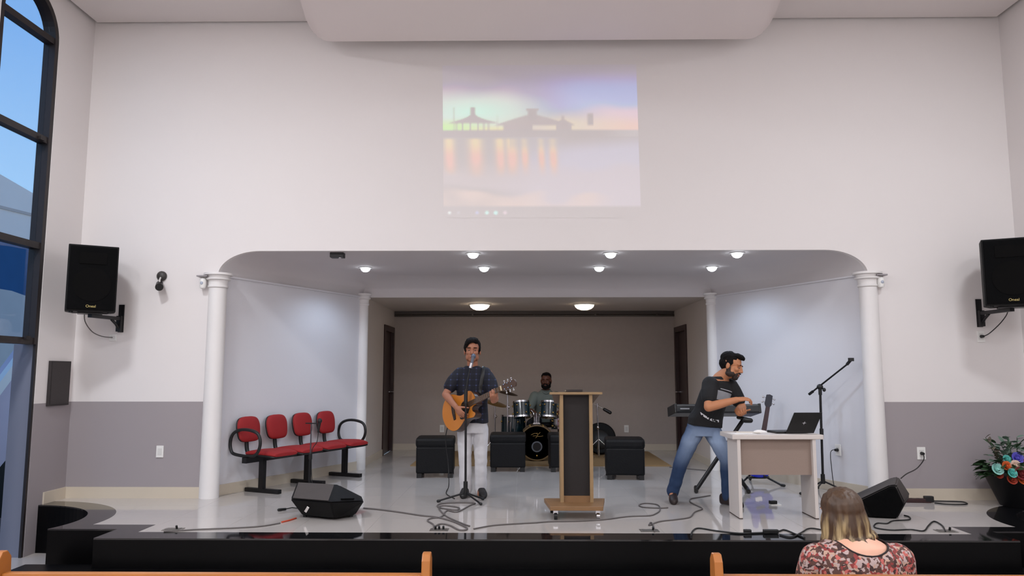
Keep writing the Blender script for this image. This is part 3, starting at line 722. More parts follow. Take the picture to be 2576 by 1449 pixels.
# hung loudspeakers
def wall_speaker(cx, cy, cz, rz, w, h, d, label, wallx, txt):
    t = thing('loudspeaker', label, 'loudspeaker', (cx, cy, cz-h/2), rz)
    # tapered cabinet (front = local -Y)
    fw_, bw_ = w/2, w/2*0.72
    part('cabinet', MB().prism([(-fw_, -d/2), (fw_, -d/2), (fw_, d*0.05), (bw_, d/2), (-bw_, d/2), (-fw_, d*0.05)], 0, h), M_cab, t, local=True, bevel=0.008)
    part('grille', MB().box((0, -d/2-0.006, h*0.5), (w*0.93, 0.012, h*0.95)), M_grille, t, local=True, bevel=0.004)
    part('woofer', MB().lathe([(0.165, -d/2-0.011), (0.165, -d/2-0.016), (0.15, -d/2-0.016), (0.05, -d/2-0.012), (0, -d/2-0.014)], (0, 0, h*0.40), 'Y', n=32), mat('dark_cone', (7, 6, 6), 0.8, spec=0.1), t, local=True, smooth=True)
    part('horn', MB().box((0, -d/2-0.014, h*0.80), (w*0.55, 0.008, h*0.18)), mat('dark_cone', (7, 6, 6), 0.8, spec=0.1), t, local=True, bevel=0.003)
    lg = link('logo', text_mesh(txt, 0.036, 0.001), mat('pale_gold_lettering', (196, 176, 110), 0.5), t, (0.0, -d/2-0.0145, h*0.075)); lg.rotation_euler = (R(90), 0, 0); lg['label'] = 'pale lettering badge'
    for sx in (-1, 1): part('foot', MB().cyl((sx*w*0.38, -d*0.35, 0), (sx*w*0.38, -d*0.35, -0.015), 0.018), M_black, t, local=True)
    b_ = thing('speaker_bracket', 'black steel wall bracket carrying the '+('branded loudspeaker near the flowers' if cx > 0 else 'loudspeaker near the window'), 'bracket', (wallx, YF, cz-h/2-0.2))
    part('wall_plate', MB().bx(wallx-0.028, wallx+0.028, YF-0.012, YF, cz-h/2-0.17, cz-h/2+0.12), M_blackm, b_)
    part('post', MB().bx(wallx-0.024, wallx+0.024, YF-0.06, YF-0.012, cz-h/2-0.165, cz-h/2-0.001), M_blackm, b_)
    p0 = V((wallx, YF-0.04, cz-h/2-0.03)); p1 = V((cx, cy, cz-h/2-0.03)); dd = (p1-p0).normalized()
    part('arm', MB().box((p0+p1)/2, ((p1-p0).length, 0.045, 0.035), Matrix.Rotation(math.atan2(dd.y, dd.x), 3, 'Z')), M_blackm, b_)
    part('tray', MB().box((cx, cy, cz-h/2-0.009), (w*0.5, d*0.5, 0.012), Matrix.Rotation(rz, 3, 'Z')), M_blackm, b_)
    part('brace', MB().tube([p0+V((0, 0, -0.11)), p0+dd*0.05+V((0, 0, -0.06)), p0+dd*0.12+V((0, 0, -0.015))], 0.014), M_blackm, b_)
wall_speaker(-4.29, 7.42, 2.645, R(31), 0.435, 0.65, 0.36, 'black loudspeaker hung on the wall beside the arched window', -4.22, 'Oneal')
wall_speaker(4.76, 7.38, 2.69, R(-27), 0.47, 0.645, 0.38, 'black loudspeaker with gold lettering hung above the flowers', 4.74, 'Oneal')
def cable(name, pts, m, label, r=0.006, k=5, group='loose cables on the stage'):
    return solo(name, MB().tube(catmull(pts, k), r, 8), m, label, 'cable', group, smooth=True)
cable('speaker_cable', [(-4.42, 7.55, 2.36), (-4.44, 7.6, 2.25), (-4.43, 7.72, 2.15), (-4.38, 7.82, 2.105), (-4.295, YF-0.012, 2.095)], M_cable, 'thin cable looping from the loudspeaker near the window to its socket', 0.005)
cable('speaker_cable', [(4.83, 7.55, 2.35), (4.87, 7.65, 2.30), (4.86, 7.75, 2.22), (4.80, 7.83, 2.13), (4.742, YF-0.05, 2.10)], M_cableb, 'thin black cable hanging under the loudspeaker above the flowers', 0.005)

# ================================================================= red beam seating
bu = V((0.408, 0.913, 0)); bv_ = V((0.913, -0.408, 0)); bo_ = V((-2.80, 8.27, S))
bench = thing('beam_chair', 'row of four red upholstered seats on a black steel beam with ring armrests', 'beam seating', bo_)
def bp(s_, v_, z): return bo_+bu*s_+bv_*v_+V((0, 0, z))
brot = Matrix((bu, -bv_, V((0, 0, 1)))).transposed()
part('beam', MB().box(bp(0.70, 0.0, 0.365), (1.95, 0.06, 0.06), brot), M_blackm, bench)
for s_ in (0.0, 0.73, 1.43):
    part('leg', MB().box(bp(s_, 0.0, 0.19), (0.05, 0.06, 0.34), brot), M_blackm, bench)
    part('foot_bar', MB().box(bp(s_, 0.015, 0.022), (0.055, 0.47, 0.044), brot), M_blackm, bench, bevel=0.008)
def dense(rings, k=4):
    out = []; n_ = len(rings)
    for i in range(n_-1):
        for j in range(k):
            t_ = j/k; q = [rings[max(i-1, 0)], rings[i], rings[i+1], rings[min(i+2, n_-1)]]
            out.append(tuple(0.5*((2*V(q[1][c]))+(V(q[2][c])-V(q[0][c]))*t_+(2*V(q[0][c])-5*V(q[1][c])+4*V(q[2][c])-V(q[3][c]))*t_*t_+(3*V(q[1][c])-V(q[0][c])-3*V(q[2][c])+V(q[3][c]))*t_**3) for c in range(3)))
    return out+[rings[-1]]
for s_ in (-0.06, 0.375, 0.81, 1.245):
    # seat pad: rounded slab with a rolled front edge
    sp_ = [(bp(s_+0.12, 0.27, 0.405), bu*0.16, V((0, 0, 0.010))), (bp(s_+0.12, 0.255, 0.412), bu*0.185, V((0, 0, 0.026))), (bp(s_+0.12, 0.15, 0.425), bu*0.205, V((0, 0, 0.032))), (bp(s_+0.12, 0.0, 0.425), bu*0.205, V((0, 0, 0.030))), (bp(s_+0.12, -0.12, 0.42), bu*0.19, V((0, 0, 0.026))), (bp(s_+0.12, -0.16, 0.415), bu*0.15, V((0, 0, 0.012)))]
    sp_ = dense(sp_)
    st = part('seat', MB().loft(sp_, 28, 2.8), M_red, bench, smooth=True)
    part('seat_shell', MB().loft([(c-V((0, 0, 0.022)), a*0.98, b*0.7) for c, a, b in sp_], 28, 2.8), M_black, st, smooth=True)
    tl = (-bv_*0.16+V((0, 0, 1))).normalized(); nb = (bv_+V((0, 0, 0.16))).normalized()
    cb = bp(s_, -0.155, 0.672)
    bk = [(cb+tl*(-0.135*0+zz_), bu*ww_, nb*tt_) for zz_, ww_, tt_ in ((-0.136, 0.045, 0.006), (-0.132, 0.088, 0.014), (-0.118, 0.122, 0.024), (-0.085, 0.146, 0.031), (-0.02, 0.158, 0.034), (0.04, 0.160, 0.034), (0.085, 0.148, 0.031), (0.115, 0.124, 0.025), (0.130, 0.088, 0.016), (0.136, 0.045, 0.006))]
    bk = dense(bk, 3)
    bk_o = part('backrest', MB().loft(bk, 28, 2.6), M_red, bench, smooth=True)
    part('back_shell', MB().loft([(c-nb*0.022, a*0.99, b*0.75) for c, a, b in bk], 28, 2.6), M_black, bk_o, smooth=True)
    part('back_support', MB().tube(catmull([bp(s_, 0.0, 0.39), bp(s_, -0.10, 0.392), bp(s_, -0.165, 0.43), bp(s_, -0.185, 0.54), bp(s_, -0.195, 0.66)], 5), 0.022), M_blackm, bench, smooth=True)
for s_ in (-0.242, 1.60):
    loop = [bp(s_, x, z) for x, z in ((-0.17, 0.42), (0.02, 0.405), (0.13, 0.43), (0.18, 0.53), (0.15, 0.635), (0.04, 0.675), (-0.10, 0.675), (-0.20, 0.63), (-0.235, 0.54), (-0.22, 0.46))]
    part('armrest', MB().tube(catmull(loop, 6, True), 0.017, 10, closed=True), M_black, bench, smooth=True)
    part('armrest_bracket', MB().box(bp(s_+(0.12 if s_ < 0 else -0.11), 0.0, 0.375), (0.24, 0.05, 0.02), brot), M_blackm, bench)

# ================================================================= microphone stands
def mic_body(mb_head, mb_body, p, d, s=1.0):
    d = V(d).normalized(); mb_head.cap(p+d*0.165*s, 0.024*s, p+d*0.185*s, 0.024*s); mb_body.cyl(p, p+d*0.15*s, 0.011*s, 0.019*s)
t = thing('microphone_stand', 'straight black microphone stand in front of the singer', 'microphone stand', (-0.567, 7.70, S))
part('pole', MB().cyl((-0.567, 7.70, S+0.14), (-0.572, 7.72, 1.54), 0.0115), M_blackm, t, smooth=True)
part('upper_tube', MB().tube([(-0.572, 7.72, 1.53), (-0.553, 7.73, 1.66), (-0.525, 7.74, 1.80)], 0.008), M_blackm, t, smooth=True)
part('clutch', MB().cyl((-0.572, 7.72, 1.42), (-0.572, 7.72, 1.56), 0.019), M_black, t, smooth=True)
part('hub', MB().cyl((-0.567, 7.70, S+0.07), (-0.567, 7.70, S+0.20), 0.022), M_black, t, smooth=True)
for dx, dy in ((-0.27, -0.04), (0.165, -0.20), (0.17, 0.10)):
    lg = part('leg', MB().cyl((-0.567, 7.70, S+0.09), (-0.567+dx, 7.70+dy, S+0.015), 0.009), M_blackm, t, smooth=True)
    part('rubber_foot', MB().cap((-0.567+dx*0.93, 7.70+dy*0.93, S+0.018), 0.012, (-0.567+dx, 7.70+dy, S+0.015), 0.014), M_black, lg, smooth=True)
part('clip', MB().cyl((-0.530, 7.74, 1.775), (-0.516, 7.745, 1.825), 0.017), M_chrome, t, smooth=True)
t = thing('microphone', 'grey vocal microphone at the singer\'s mouth', 'microphone', (-0.521, 7.745, 1.80))
part('handle', MB().cyl((-0.521, 7.745, 1.80), (-0.507, 7.80, 1.88), 0.012, 0.018), mat('grey_mic_body', (84, 88, 98), 0.4), t, smooth=True)
part('head', MB().ell((-0.503, 7.815, 1.897), (0.025, 0.025, 0.027)), mat('grey_mic_mesh', (96, 106, 122), 0.45, metal=0.6, nscale=300, namt=0.3), t, smooth=True)
# boom stand beside the desk
t = thing('microphone_stand', 'tall black boom microphone stand with empty clip behind the desk', 'microphone stand', (3.213, 8.30, S))
part('pole', MB().cyl((3.213, 8.30, S+0.12), (3.226, 8.30, 1.50), 0.013), M_blackm, t, smooth=True)
part('sleeve', MB().cyl((3.22, 8.30, 1.02), (3.222, 8.30, 1.13), 0.02), M_black, t, smooth=True)
part('boom', MB().cyl((3.165, 8.44, 1.497), (3.425, 8.02, 1.825), 0.009), M_blackm, t, smooth=True)
part('counter_grip', MB().cyl((3.160, 8.445, 1.492), (3.187, 8.402, 1.525), 0.015), M_black, t, smooth=True)
part('clutch', MB().ell((3.226, 8.30, 1.575), (0.034, 0.03, 0.032)).cyl((3.226, 8.30, 1.49), (3.226, 8.30, 1.56), 0.018).ell((3.262, 8.28, 1.545), (0.018, 0.02, 0.022)), M_black, t, smooth=True)
part('clip', MB().cyl((3.415, 8.03, 1.815), (3.44, 7.99, 1.862), 0.016).box((3.44, 7.985, 1.865), (0.05, 0.03, 0.035)), M_black, t)
for a in (200, 320, 80):
    x, y = 3.213+0.30*math.cos(R(a)), 8.30+0.30*math.sin(R(a)); lg = part('leg', MB().cyl((3.213, 8.30, S+0.13), (x, y, S+0.014), 0.009), M_blackm, t, smooth=True)
    part('rubber_foot', MB().cap((x-0.03*math.cos(R(a)), y-0.03*math.sin(R(a)), S+0.018), 0.012, (x, y, S+0.014), 0.014), M_black, lg, smooth=True)
part('hub', MB().cyl((3.213, 8.30, S+0.10), (3.213, 8.30, S+0.2), 0.022), M_black, t, smooth=True)
# short stand with a clip-on microphone in front of the red seats
px_, py_ = -2.24, 8.10
t = thing('microphone_stand', 'short black microphone stand standing in front of the red seats', 'microphone stand', (px_, py_, S))
part('lower_tube', MB().cyl((px_, py_, S+0.05), (px_, py_, 0.86), 0.014), M_blackm, t, smooth=True)
part('upper_tube', MB().cyl((px_, py_, 0.86), (px_, py_, 1.20), 0.007), mat('grey_steel', (92, 90, 96), 0.35, metal=0.7), t, smooth=True)
part('collar', MB().cyl((px_, py_, 0.82), (px_, py_, 0.88), 0.02), M_black, t, smooth=True)
part('boom', MB().cyl((px_-0.06, py_, 1.195), (px_+0.10, py_-0.03, 1.195), 0.006), M_blackm, t, smooth=True)
part('microphone', MB().cyl((px_+0.085, py_-0.03, 1.10), (px_+0.095, py_-0.03, 1.20), 0.010, 0.016).ell((px_+0.097, py_-0.03, 1.222), (0.025, 0.025, 0.028)), M_black, t, smooth=True)
for a in (100, 220, 340):
    x, y = px_+0.17*math.cos(R(a)), py_+0.17*math.sin(R(a)); part('leg', MB().cyl((px_, py_, S+0.07), (x, y, S+0.01), 0.009), M_blackm, t, smooth=True)
cable('microphone_cable', [(px_+0.085, py_-0.03, 1.10), (px_+0.07, py_-0.02, 1.0), (px_+0.02, py_-0.02, 0.9), (px_+0.03, py_-0.02, 0.6), (px_+0.08, py_-0.05, S+0.02)], M_cableb, 'thin black cable hanging down the short microphone stand', 0.004)

# ================================================================= floor monitors
def hull(pts, bevel=0.012):
    bm = bmesh.new(); [bm.verts.new(V(p)) for p in pts]; r_ = bmesh.ops.convex_hull(bm, input=bm.verts)
    bmesh.ops.dissolve_limit(bm, angle_limit=R(6), verts=bm.verts, edges=bm.edges)
    bmesh.ops.recalc_face_normals(bm, faces=bm.faces)
    if bevel: bmesh.ops.bevel(bm, geom=[e for e in bm.edges if e.calc_face_angle(0) > 0.3], offset=bevel, segments=2, affect='EDGES')
    mb = MB(); bm.verts.index_update(); mb.v = [v.co.copy() for v in bm.verts]; mb.f = [tuple(v.index for v in f.verts) for f in bm.faces]; bm.free(); return mb
zb = S+0.018
m1 = thing('floor_monitor', 'black wedge floor monitor with a grey top lying in front of the red seats', 'floor monitor', (-1.75, 7.0, S))
F_, G_, H_ = V((-2.046, 6.791, .62)), V((-1.647, 6.631, .62)), V((-1.400, 6.84, .598))
T1, T2 = V((-2.085, 7.11, .726)), V((-1.68, 6.98, .724))
part('cabinet', hull([(-1.954, 6.86, zb), (-1.63, 6.72, zb), (-1.49, 6.89, zb), (-1.56, 7.22, zb), (-1.99, 7.36, zb), F_, G_, H_, T1, T2, (-1.46, 7.05, .60), (-2.06, 7.36, .56), (-1.62, 7.24, .56)]), M_cab, m1, smooth=True)
tn = (G_-F_).cross(T1-F_).normalized(); tn = tn if tn.z > 0 else -tn
tp = [F_.lerp(T2, 0.06), G_.lerp(T1, 0.06), T2.lerp(F_, 0.06), T1.lerp(G_, 0.06)]
part('top_panel', MB().add([p+tn*0.001 for p in tp]+[p+tn*0.006 for p in tp], [(0, 1, 2, 3), (4, 5, 6, 7), (0, 1, 5, 4), (1, 2, 6, 5), (2, 3, 7, 6), (3, 0, 4, 7)]), mat('dark_grey_monitor_top', (72, 66, 64), 0.8, nscale=80, namt=0.12), m1)
fn = (G_-F_).cross(V((-1.8, 6.79, zb))-F_).normalized(); fn = fn if fn.y < 0 else -fn
cc = (F_+G_)/2+V((-0.03, 0.045, -0.07)); rr_ = (G_-F_).normalized(); uu = fn.cross(rr_)
part('label_plate', MB().box(cc+fn*0.018, (0.075, 0.006, 0.022), Matrix((rr_, fn, uu)).transposed() @ Matrix.Rotation(R(-48), 3, 'Y')), M_paper, m1, label='small white label')
hn = (H_-G_).cross(V((-1.56, 6.8, zb))-G_).normalized(); hn = hn if hn.x > 0 else -hn
hc = (H_+G_+T2)/3*0.55+(H_+G_)/2*0.45+V((0.01, 0, -0.015))
part('handle_recess', MB().box(hc+hn*0.004, (0.13, 0.012, 0.05), Matrix(((H_-G_).normalized(), hn, hn.cross((H_-G_).normalized()))).transposed()), M_dark, m1, bevel=0.004)
for x, y in ((-1.94, 6.90), (-1.53, 6.91), (-1.60, 7.18), (-1.95, 7.30)): part('foot', MB().cyl((x, y, S), (x, y, zb+0.01), 0.018), M_black, m1)
m2 = thing('floor_monitor', 'black wedge floor monitor tipped up behind the seated woman', 'floor monitor', (3.2, 7.0, S))
P_ = dict(bl=V((3.072, 6.935, S)), br=V((3.30, 6.88, S)), l=V((2.975, 6.90, .605)), tf1=V((3.225, 6.83, .745)), tf2=V((3.275, 6.82, .75)), r=V((3.365, 6.87, .592)), tb1=V((3.385, 7.11, .777)), tb2=V((3.45, 7.13, .780)), rb=V((3.50, 7.03, .63)), b2=V((3.05, 7.10, S)), b3=V((3.40, 7.12, S)), lb=V((3.04, 7.10, .63)))
cb2 = part('cabinet', hull(P_.values(), 0.01), M_cab, m2, smooth=True); cb2.data.materials.append(mat('dark_grey_monitor_top', (72, 66, 64)))
for p_ in cb2.data.polygons: p_.material_index = 1 if p_.normal.z > 0.12 and p_.normal.y > -0.75 else 0  # light reflected by the up-facing faces is painted in as grey
fc = sum((P_[k] for k in ('bl', 'br', 'l', 'tf1', 'tf2', 'r')), V())/6; n_ = (P_['br']-P_['bl']).cross(P_['tf2']-P_['bl']).normalized(); n_ = n_ if n_.y < 0 else -n_
gp = [fc+(P_[k]-fc)*0.86 for k in ('bl', 'br', 'r', 'tf2', 'tf1', 'l')]
gp = [p-n_*((p-fc).dot(n_))+n_*0.02 for p in gp]
part('grille', MB().add(gp+[p+n_*0.006 for p in gp], [tuple(range(6)), tuple(range(6, 12))]+[(i, (i+1) % 6, 6+(i+1) % 6, 6+i) for i in range(6)]), M_grille, m2)
part('handle_recess', MB().box(fc+n_*0.026+V((0.075, 0, 0.03)), (0.03, 0.008, 0.08), Matrix.Rotation(R(-25), 3, 'Y')), M_dark, m2)

# ================================================================= poufs
def pouf_proto():
    t = thing('pouf', 'x', 'pouf', (0, 0, 0), 0, 'black cube poufs on the stage')
    part('cushion', MB().box((0, 0, 0.425), (0.475, 0.475, 0.115)), M_leather, t, local=True, bevel=0.035)
    part('body', MB().box((0, 0, 0.215), (0.46, 0.46, 0.32)), M_leather, t, local=True, bevel=0.02)
    for sx in (-1, 1):
        for sy in (-1, 1): part('foot', MB().box((sx*0.19, sy*0.19, 0.0275), (0.06, 0.06, 0.055)), M_black, t, local=True)
    return t
pf = pouf_proto(); spots = [(-1.085, 9.64, 3, 'black leatherette cube pouf standing apart beside the singer\'s guitar side'), (-0.19, 10.22, 0, 'black leatherette cube pouf in front of the drum kit behind the singer'), (0.585, 10.22, 2, 'black leatherette cube pouf mostly hidden behind the lectern'), (1.255, 9.50, -4, 'black leatherette cube pouf between the lectern and the keyboard player')]
for i, (x, y, a, lb) in enumerate(spots):
    c = pf if i == 0 else copy_tree(pf); c.location = (x, y, S); c.rotation_euler = (0, 0, R(a)); c['label'] = lb

# ================================================================= lectern
t = thing('lectern', 'wooden lectern with a dark brown front panel on a wheeled base', 'lectern', (0.48, 6.95, S))
part('base', MB().prism([(0.24, 6.74), (0.70, 6.74), (0.76, 7.18), (0.20, 7.18)], 0.535, 0.572), M_plybase, t, bevel=0.004)
for x, y in ((0.29, 6.80), (0.66, 6.80), (0.27, 7.12), (0.69, 7.12)):
    cs = part('caster', MB().cyl((x-0.014, y, S+0.032), (x+0.014, y, S+0.032), 0.032), M_black if x < 0.5 else M_chrome, t, smooth=True)
    part('fork', MB().box((x, y, S+0.068), (0.04, 0.03, 0.034)), M_chrome, cs)
part('front_panel', MB().bx(0.372, 0.608, 6.99, 7.012, 0.60, 1.53), M_felt, t)
for x0 in (0.342, 0.608): part('side_panel', MB().bx(x0, x0+0.030, 6.955, 7.16, 0.572, 1.53), M_ply, t)
part('kick_panel', MB().bx(0.372, 0.608, 6.975, 6.995, 0.572, 0.625), M_plybase, t)
part('back_rail', MB().bx(0.372, 0.608, 7.13, 7.15, 1.1, 1.53), M_ply, t)
part('desktop', MB().add([(0.25, 6.93, 1.532), (0.727, 6.93, 1.532), (0.72, 7.36, 1.515), (0.26, 7.36, 1.515), (0.25, 6.93, 1.552), (0.727, 6.93, 1.552), (0.72, 7.36, 1.535), (0.26, 7.36, 1.535)], [(0, 3, 2, 1), (4, 5, 6, 7), (0, 1, 5, 4), (1, 2, 6, 5), (2, 3, 7, 6), (3, 0, 4, 7)]), M_ply, t)
part('desktop_apron', MB().add([(0.27, 6.97, 1.532), (0.71, 6.97, 1.532), (0.66, 7.16, 1.44), (0.30, 7.16, 1.44), (0.66, 7.16, 1.53), (0.30, 7.16, 1.53)], [(0, 1, 2, 3), (3, 2, 4, 5), (1, 4, 2), (0, 3, 5), (0, 5, 4, 1)]), mat('grey_brown_underside', (112, 96, 84), 0.7), t)
t = thing('book', 'dark closed book lying on the lectern top', 'book', (0.475, 7.0, 1.549))
part('cover', MB().box((0.475, 7.05, 1.5615), (0.15, 0.11, 0.022), Matrix.Rotation(R(4), 3, 'Z') @ Matrix.Rotation(R(-2.2), 3, 'X')), mat('dark_book_cover', (40, 30, 28), 0.6), t, bevel=0.003)
part('pages', MB().box((0.475, 7.052, 1.5625), (0.152, 0.1, 0.012), Matrix.Rotation(R(4), 3, 'Z') @ Matrix.Rotation(R(-2.2), 3, 'X')), mat('aged_pages', (150, 138, 120), 0.8), t)

# ================================================================= desk, laptop
t = thing('desk', 'white laminate desk with a beige front panel on the stage', 'desk', (2.26, 7.15, S))
part('top', MB().bx(1.862, 2.668, 6.83, 7.26, 1.139, 1.180), M_deskw, t, bevel=0.006)
for x0 in (1.905, 2.570): part('side_panel', MB().bx(x0, x0+0.030, 6.84, 7.17, S+0.008, 1.139), M_deskw, t, bevel=0.003)
for x0 in (1.905, 2.570): part('edge_foot', MB().bx(x0, x0+0.030, 6.842, 7.168, S, S+0.008), mat('dark_edge', (70, 56, 50), 0.6), t)
part('front_panel', MB().bx(1.935, 2.570, 6.885, 6.905, 0.825, 1.139), M_deskp, t)
lt = thing('laptop', 'open black laptop with its lid towards the hall on the white desk', 'laptop', (2.45, 7.05, 1.180))
part('base', MB().box((2.43, 7.065, 1.1905), (0.30, 0.20, 0.018), Matrix.Rotation(R(8), 3, 'Z')), M_black, lt, bevel=0.004)
LB, LR_, LU = V((2.372, 6.94, 1.186)), V((0.258, 0.020, 0.0)), V((0.066, -0.050, 0.185)); LN = LU.cross(LR_).normalized(); LN = LN if LN.y < 0 else -LN
Lp = lambda u, v, n_: LB+LR_*u+LU*v+LN*n_
def slab(u0, u1, v0, v1, n0, n1): return MB().add([Lp(u, v, n_) for n_ in (n0, n1) for u, v in ((u0, v0), (u1, v0), (u1, v1), (u0, v1))], [(0, 1, 2, 3), (4, 5, 6, 7), (0, 1, 5, 4), (1, 2, 6, 5), (2, 3, 7, 6), (3, 0, 4, 7)])
lidm = part('lid', slab(0, 1, 0, 1, -0.004, 0.004), M_black, lt, bevel=0.002)
part('screen', slab(0.04, 0.96, 0.06, 0.95, -0.006, -0.0041), mat('dark_screen', (20, 24, 34), 0.15), lidm)
part('lid_logo', MB().add([Lp(0.5+x, 0.5+z, 0.0052) for x, z in ((0, 0.09), (0.02, 0.02), (0.08, 0), (0.02, -0.02), (0, -0.09), (-0.02, -0.02), (-0.08, 0), (-0.02, 0.02))], [tuple(range(8))]), mat('silver_logo', (190, 190, 196), 0.3, metal=0.5), lidm)
solo('paper_sheet', MB().box((1.985, 6.96, 1.1816), (0.21, 0.15, 0.003), Matrix.Rotation(R(12), 3, 'Z')), M_paper, 'loose white sheet on the corner of the desk by the keyboard player', 'paper')
solo('paper_sheet', MB().box((2.07, 7.07, 1.1847), (0.21, 0.15, 0.003), Matrix.Rotation(R(-9), 3, 'Z')), mat('cream_paper', (222, 212, 200), 0.8), 'cream sheet lying across the white sheet on the desk', 'paper')
cl = MB().loft([((2.19, 7.10, 1.181), (0.07, 0, 0), (0, 0.04, 0)), ((2.19, 7.10, 1.195), (0.055, 0.01, 0), (0, 0.03, 0)), ((2.185, 7.10, 1.203), (0.02, 0, 0), (0, 0.012, 0))], 14)
solo('crumpled_cloth', cl, M_paper, 'small crumpled white cloth beside the laptop', 'cloth', smooth=True)

# ================================================================= people helpers
def head_parts(c, f, u, s, neck_base, neck_r=0.052):
    """returns a point mapper and adds head and neck solids"""
    f = V(f).normalized(); u = V(u); u = (u-f*u.dot(f)).normalized(); r = f.cross(u).normalized(); rot = Matrix((r, f, u)).transposed(); c = V(c)
    P = lambda x, y, z: c+(r*x+f*y+u*z)*s
    mb = MB()
    E = lambda x, y, z, a, b_, d: mb.ell(P(x, y, z), (a*s, b_*s, d*s), rot)
    E(0, -0.012, 0.035, 0.076, 0.095, 0.082)      # cranium
    E(0, 0.030, -0.035, 0.062, 0.064, 0.080)      # face
    E(0, 0.058, -0.090, 0.034, 0.030, 0.026)      # chin
    for k in (-1, 1):
        E(k*0.046, 0.020, -0.066, 0.022, 0.045, 0.034)   # jaw
        E(k*0.040, 0.062, -0.020, 0.024, 0.026, 0.022)   # cheek
        E(k*0.030, 0.078, 0.026, 0.028, 0.014, 0.010)    # brow
        E(k*0.078, -0.008, -0.012, 0.010, 0.020, 0.032)  # ear
        E(k*0.012, 0.096, -0.032, 0.010, 0.012, 0.009)   # nostril
    mb.cap(P(0, 0.088, 0.016), 0.009*s, P(0, 0.108, -0.027), 0.013*s)
    E(0, 0.084, -0.060, 0.024, 0.014, 0.008); E(0, 0.082, -0.071, 0.021, 0.013, 0.008)
    mb.cap(P(0, -0.012, -0.06), neck_r*s, V(neck_base), neck_r*1.12*s, 18)
    return mb, P, rot
def face_parts(t, P, rot, s, skin_lip=M_lip, lid=None):
    for k in (-1, 1):
        e = part('eye', MB().ell(P(k*0.031, 0.0815, 0.003), (0.0125*s, 0.0065*s, 0.0045*s), rot), M_eyew, t, smooth=True)
        part('iris', MB().ell(P(k*0.031, 0.0865, 0.003), (0.0062*s, 0.0028*s, 0.0046*s), rot), M_eye, e, smooth=True)
        part('eyelid', MB().ell(P(k*0.031, 0.0815, 0.009), (0.0145*s, 0.0085*s, 0.0052*s), rot), lid or M_skin1, t, smooth=True)
        part('eyebrow', MB().ell(P(k*0.032, 0.0885, 0.0275), (0.021*s, 0.0055*s, 0.0042*s), rot), M_hair, t, smooth=True)
    part('mouth', MB().ell(P(0, 0.093, -0.0655), (0.021*s, 0.006*s, 0.0075*s), rot), skin_lip, t, smooth=True)
def hand(mb, wrist, d, nrm, thumb_side, curl=(0.5, 0.6, 0.5), spread=0.10, s=1.0, thumb_curl=0.5, thumb=(0.75, 0.6, 0.25)):
    """palm and five fingers; d along the hand, nrm out of the palm, thumb_side +1/-1 on d x nrm"""
    d = V(d).normalized(); nrm = V(nrm); nrm = (nrm-d*nrm.dot(d)).normalized(); sd = d.cross(nrm).normalized()*thumb_side
    w_ = V(wrist); rot = Matrix((sd, d, nrm)).transposed()
    mb.ell(w_+d*0.050*s, (0.040*s, 0.056*s, 0.017*s), rot); mb.cap(w_, 0.025*s, w_+d*0.035*s, 0.024*s)
    L = [0.042, 0.047, 0.044, 0.035]
    for i in range(4):
        off = (0.030-0.0205*i)*s; base = w_+d*(0.088-0.006*abs(i-1.2))*s+sd*off; dd = (d+sd*spread*(1.5-i)*0.6).normalized(); p = base; a = 0; rr = (0.0088-0.0006*(i == 3))*s
        for j in range(3):
            a += curl[j]; v = dd*math.cos(a)+nrm*math.sin(a); q = p+v*L[i]*s*(1.0, 0.72, 0.55)[j]; mb.cap(p, rr, q, rr*0.93, 10); p = q; rr *= 0.93
    p = w_+d*0.028*s+sd*0.026*s; a0 = (sd*thumb[0]+d*thumb[1]+nrm*thumb[2]).normalized(); q = p+a0*0.042*s; mb.cap(p, 0.013*s, q, 0.0105*s, 10)
    a1 = (a0*math.cos(thumb_curl)+(d*0.6+nrm*0.7).normalized()*math.sin(thumb_curl)).normalized(); q2 = q+a1*0.034*s; mb.cap(q, 0.0105*s, q2, 0.0092*s, 10); mb.cap(q2, 0.0092*s, q2+a1*0.024*s, 0.0078*s, 10)
def shoe(mb, ankle, toe, z0, s=1.0):
    a = V(ankle); d = V(toe)-a; d.z = 0; L = d.length; d.normalize(); sd = V((-d.y, d.x, 0)); h = V((a.x, a.y, z0))-d*0.06*s
    mb.loft([(h+V((0, 0, 0.006)), sd*0.034*s, d*0.03*s), (h+d*0.0+V((0, 0, 0.04)), sd*0.036*s, d*0.034*s), (h+d*0.02+V((0, 0, 0.085*s)), sd*0.038*s, d*0.045*s), (h+d*0.03+V((0, 0, 0.105*s)), sd*0.036*s, d*0.04*s)], 16)
    pr_ = []
    for k, wv, hh in ((-0.03, .030, .05), (0.02, .037, .062), (0.09, .040, .056), (0.15, .045, .042), (0.20, .043, .034), (0.235, .030, .026), (0.25, .014, .016)):
        pr_.append((h+d*k*s+V((0, 0, hh*s/1.0)), sd*wv*s, V((0, 0, hh*s*0.98))))
    mb.loft(pr_, 16, 2.6)
def fold(amp=0.004, fx=9, fz=7, seed=0.0):
    return lambda co: amp*(noise.noise(V((co.x*fx, co.y*fx, co.z*fz+seed)))+0.5*noise.noise(V((co.x*fx*2.3, co.y*fx*2.3, co.z*fz*2+seed))))
X_ = V((1, 0, 0)); Y_ = V((0, 1, 0)); Z_ = V((0, 0, 1))

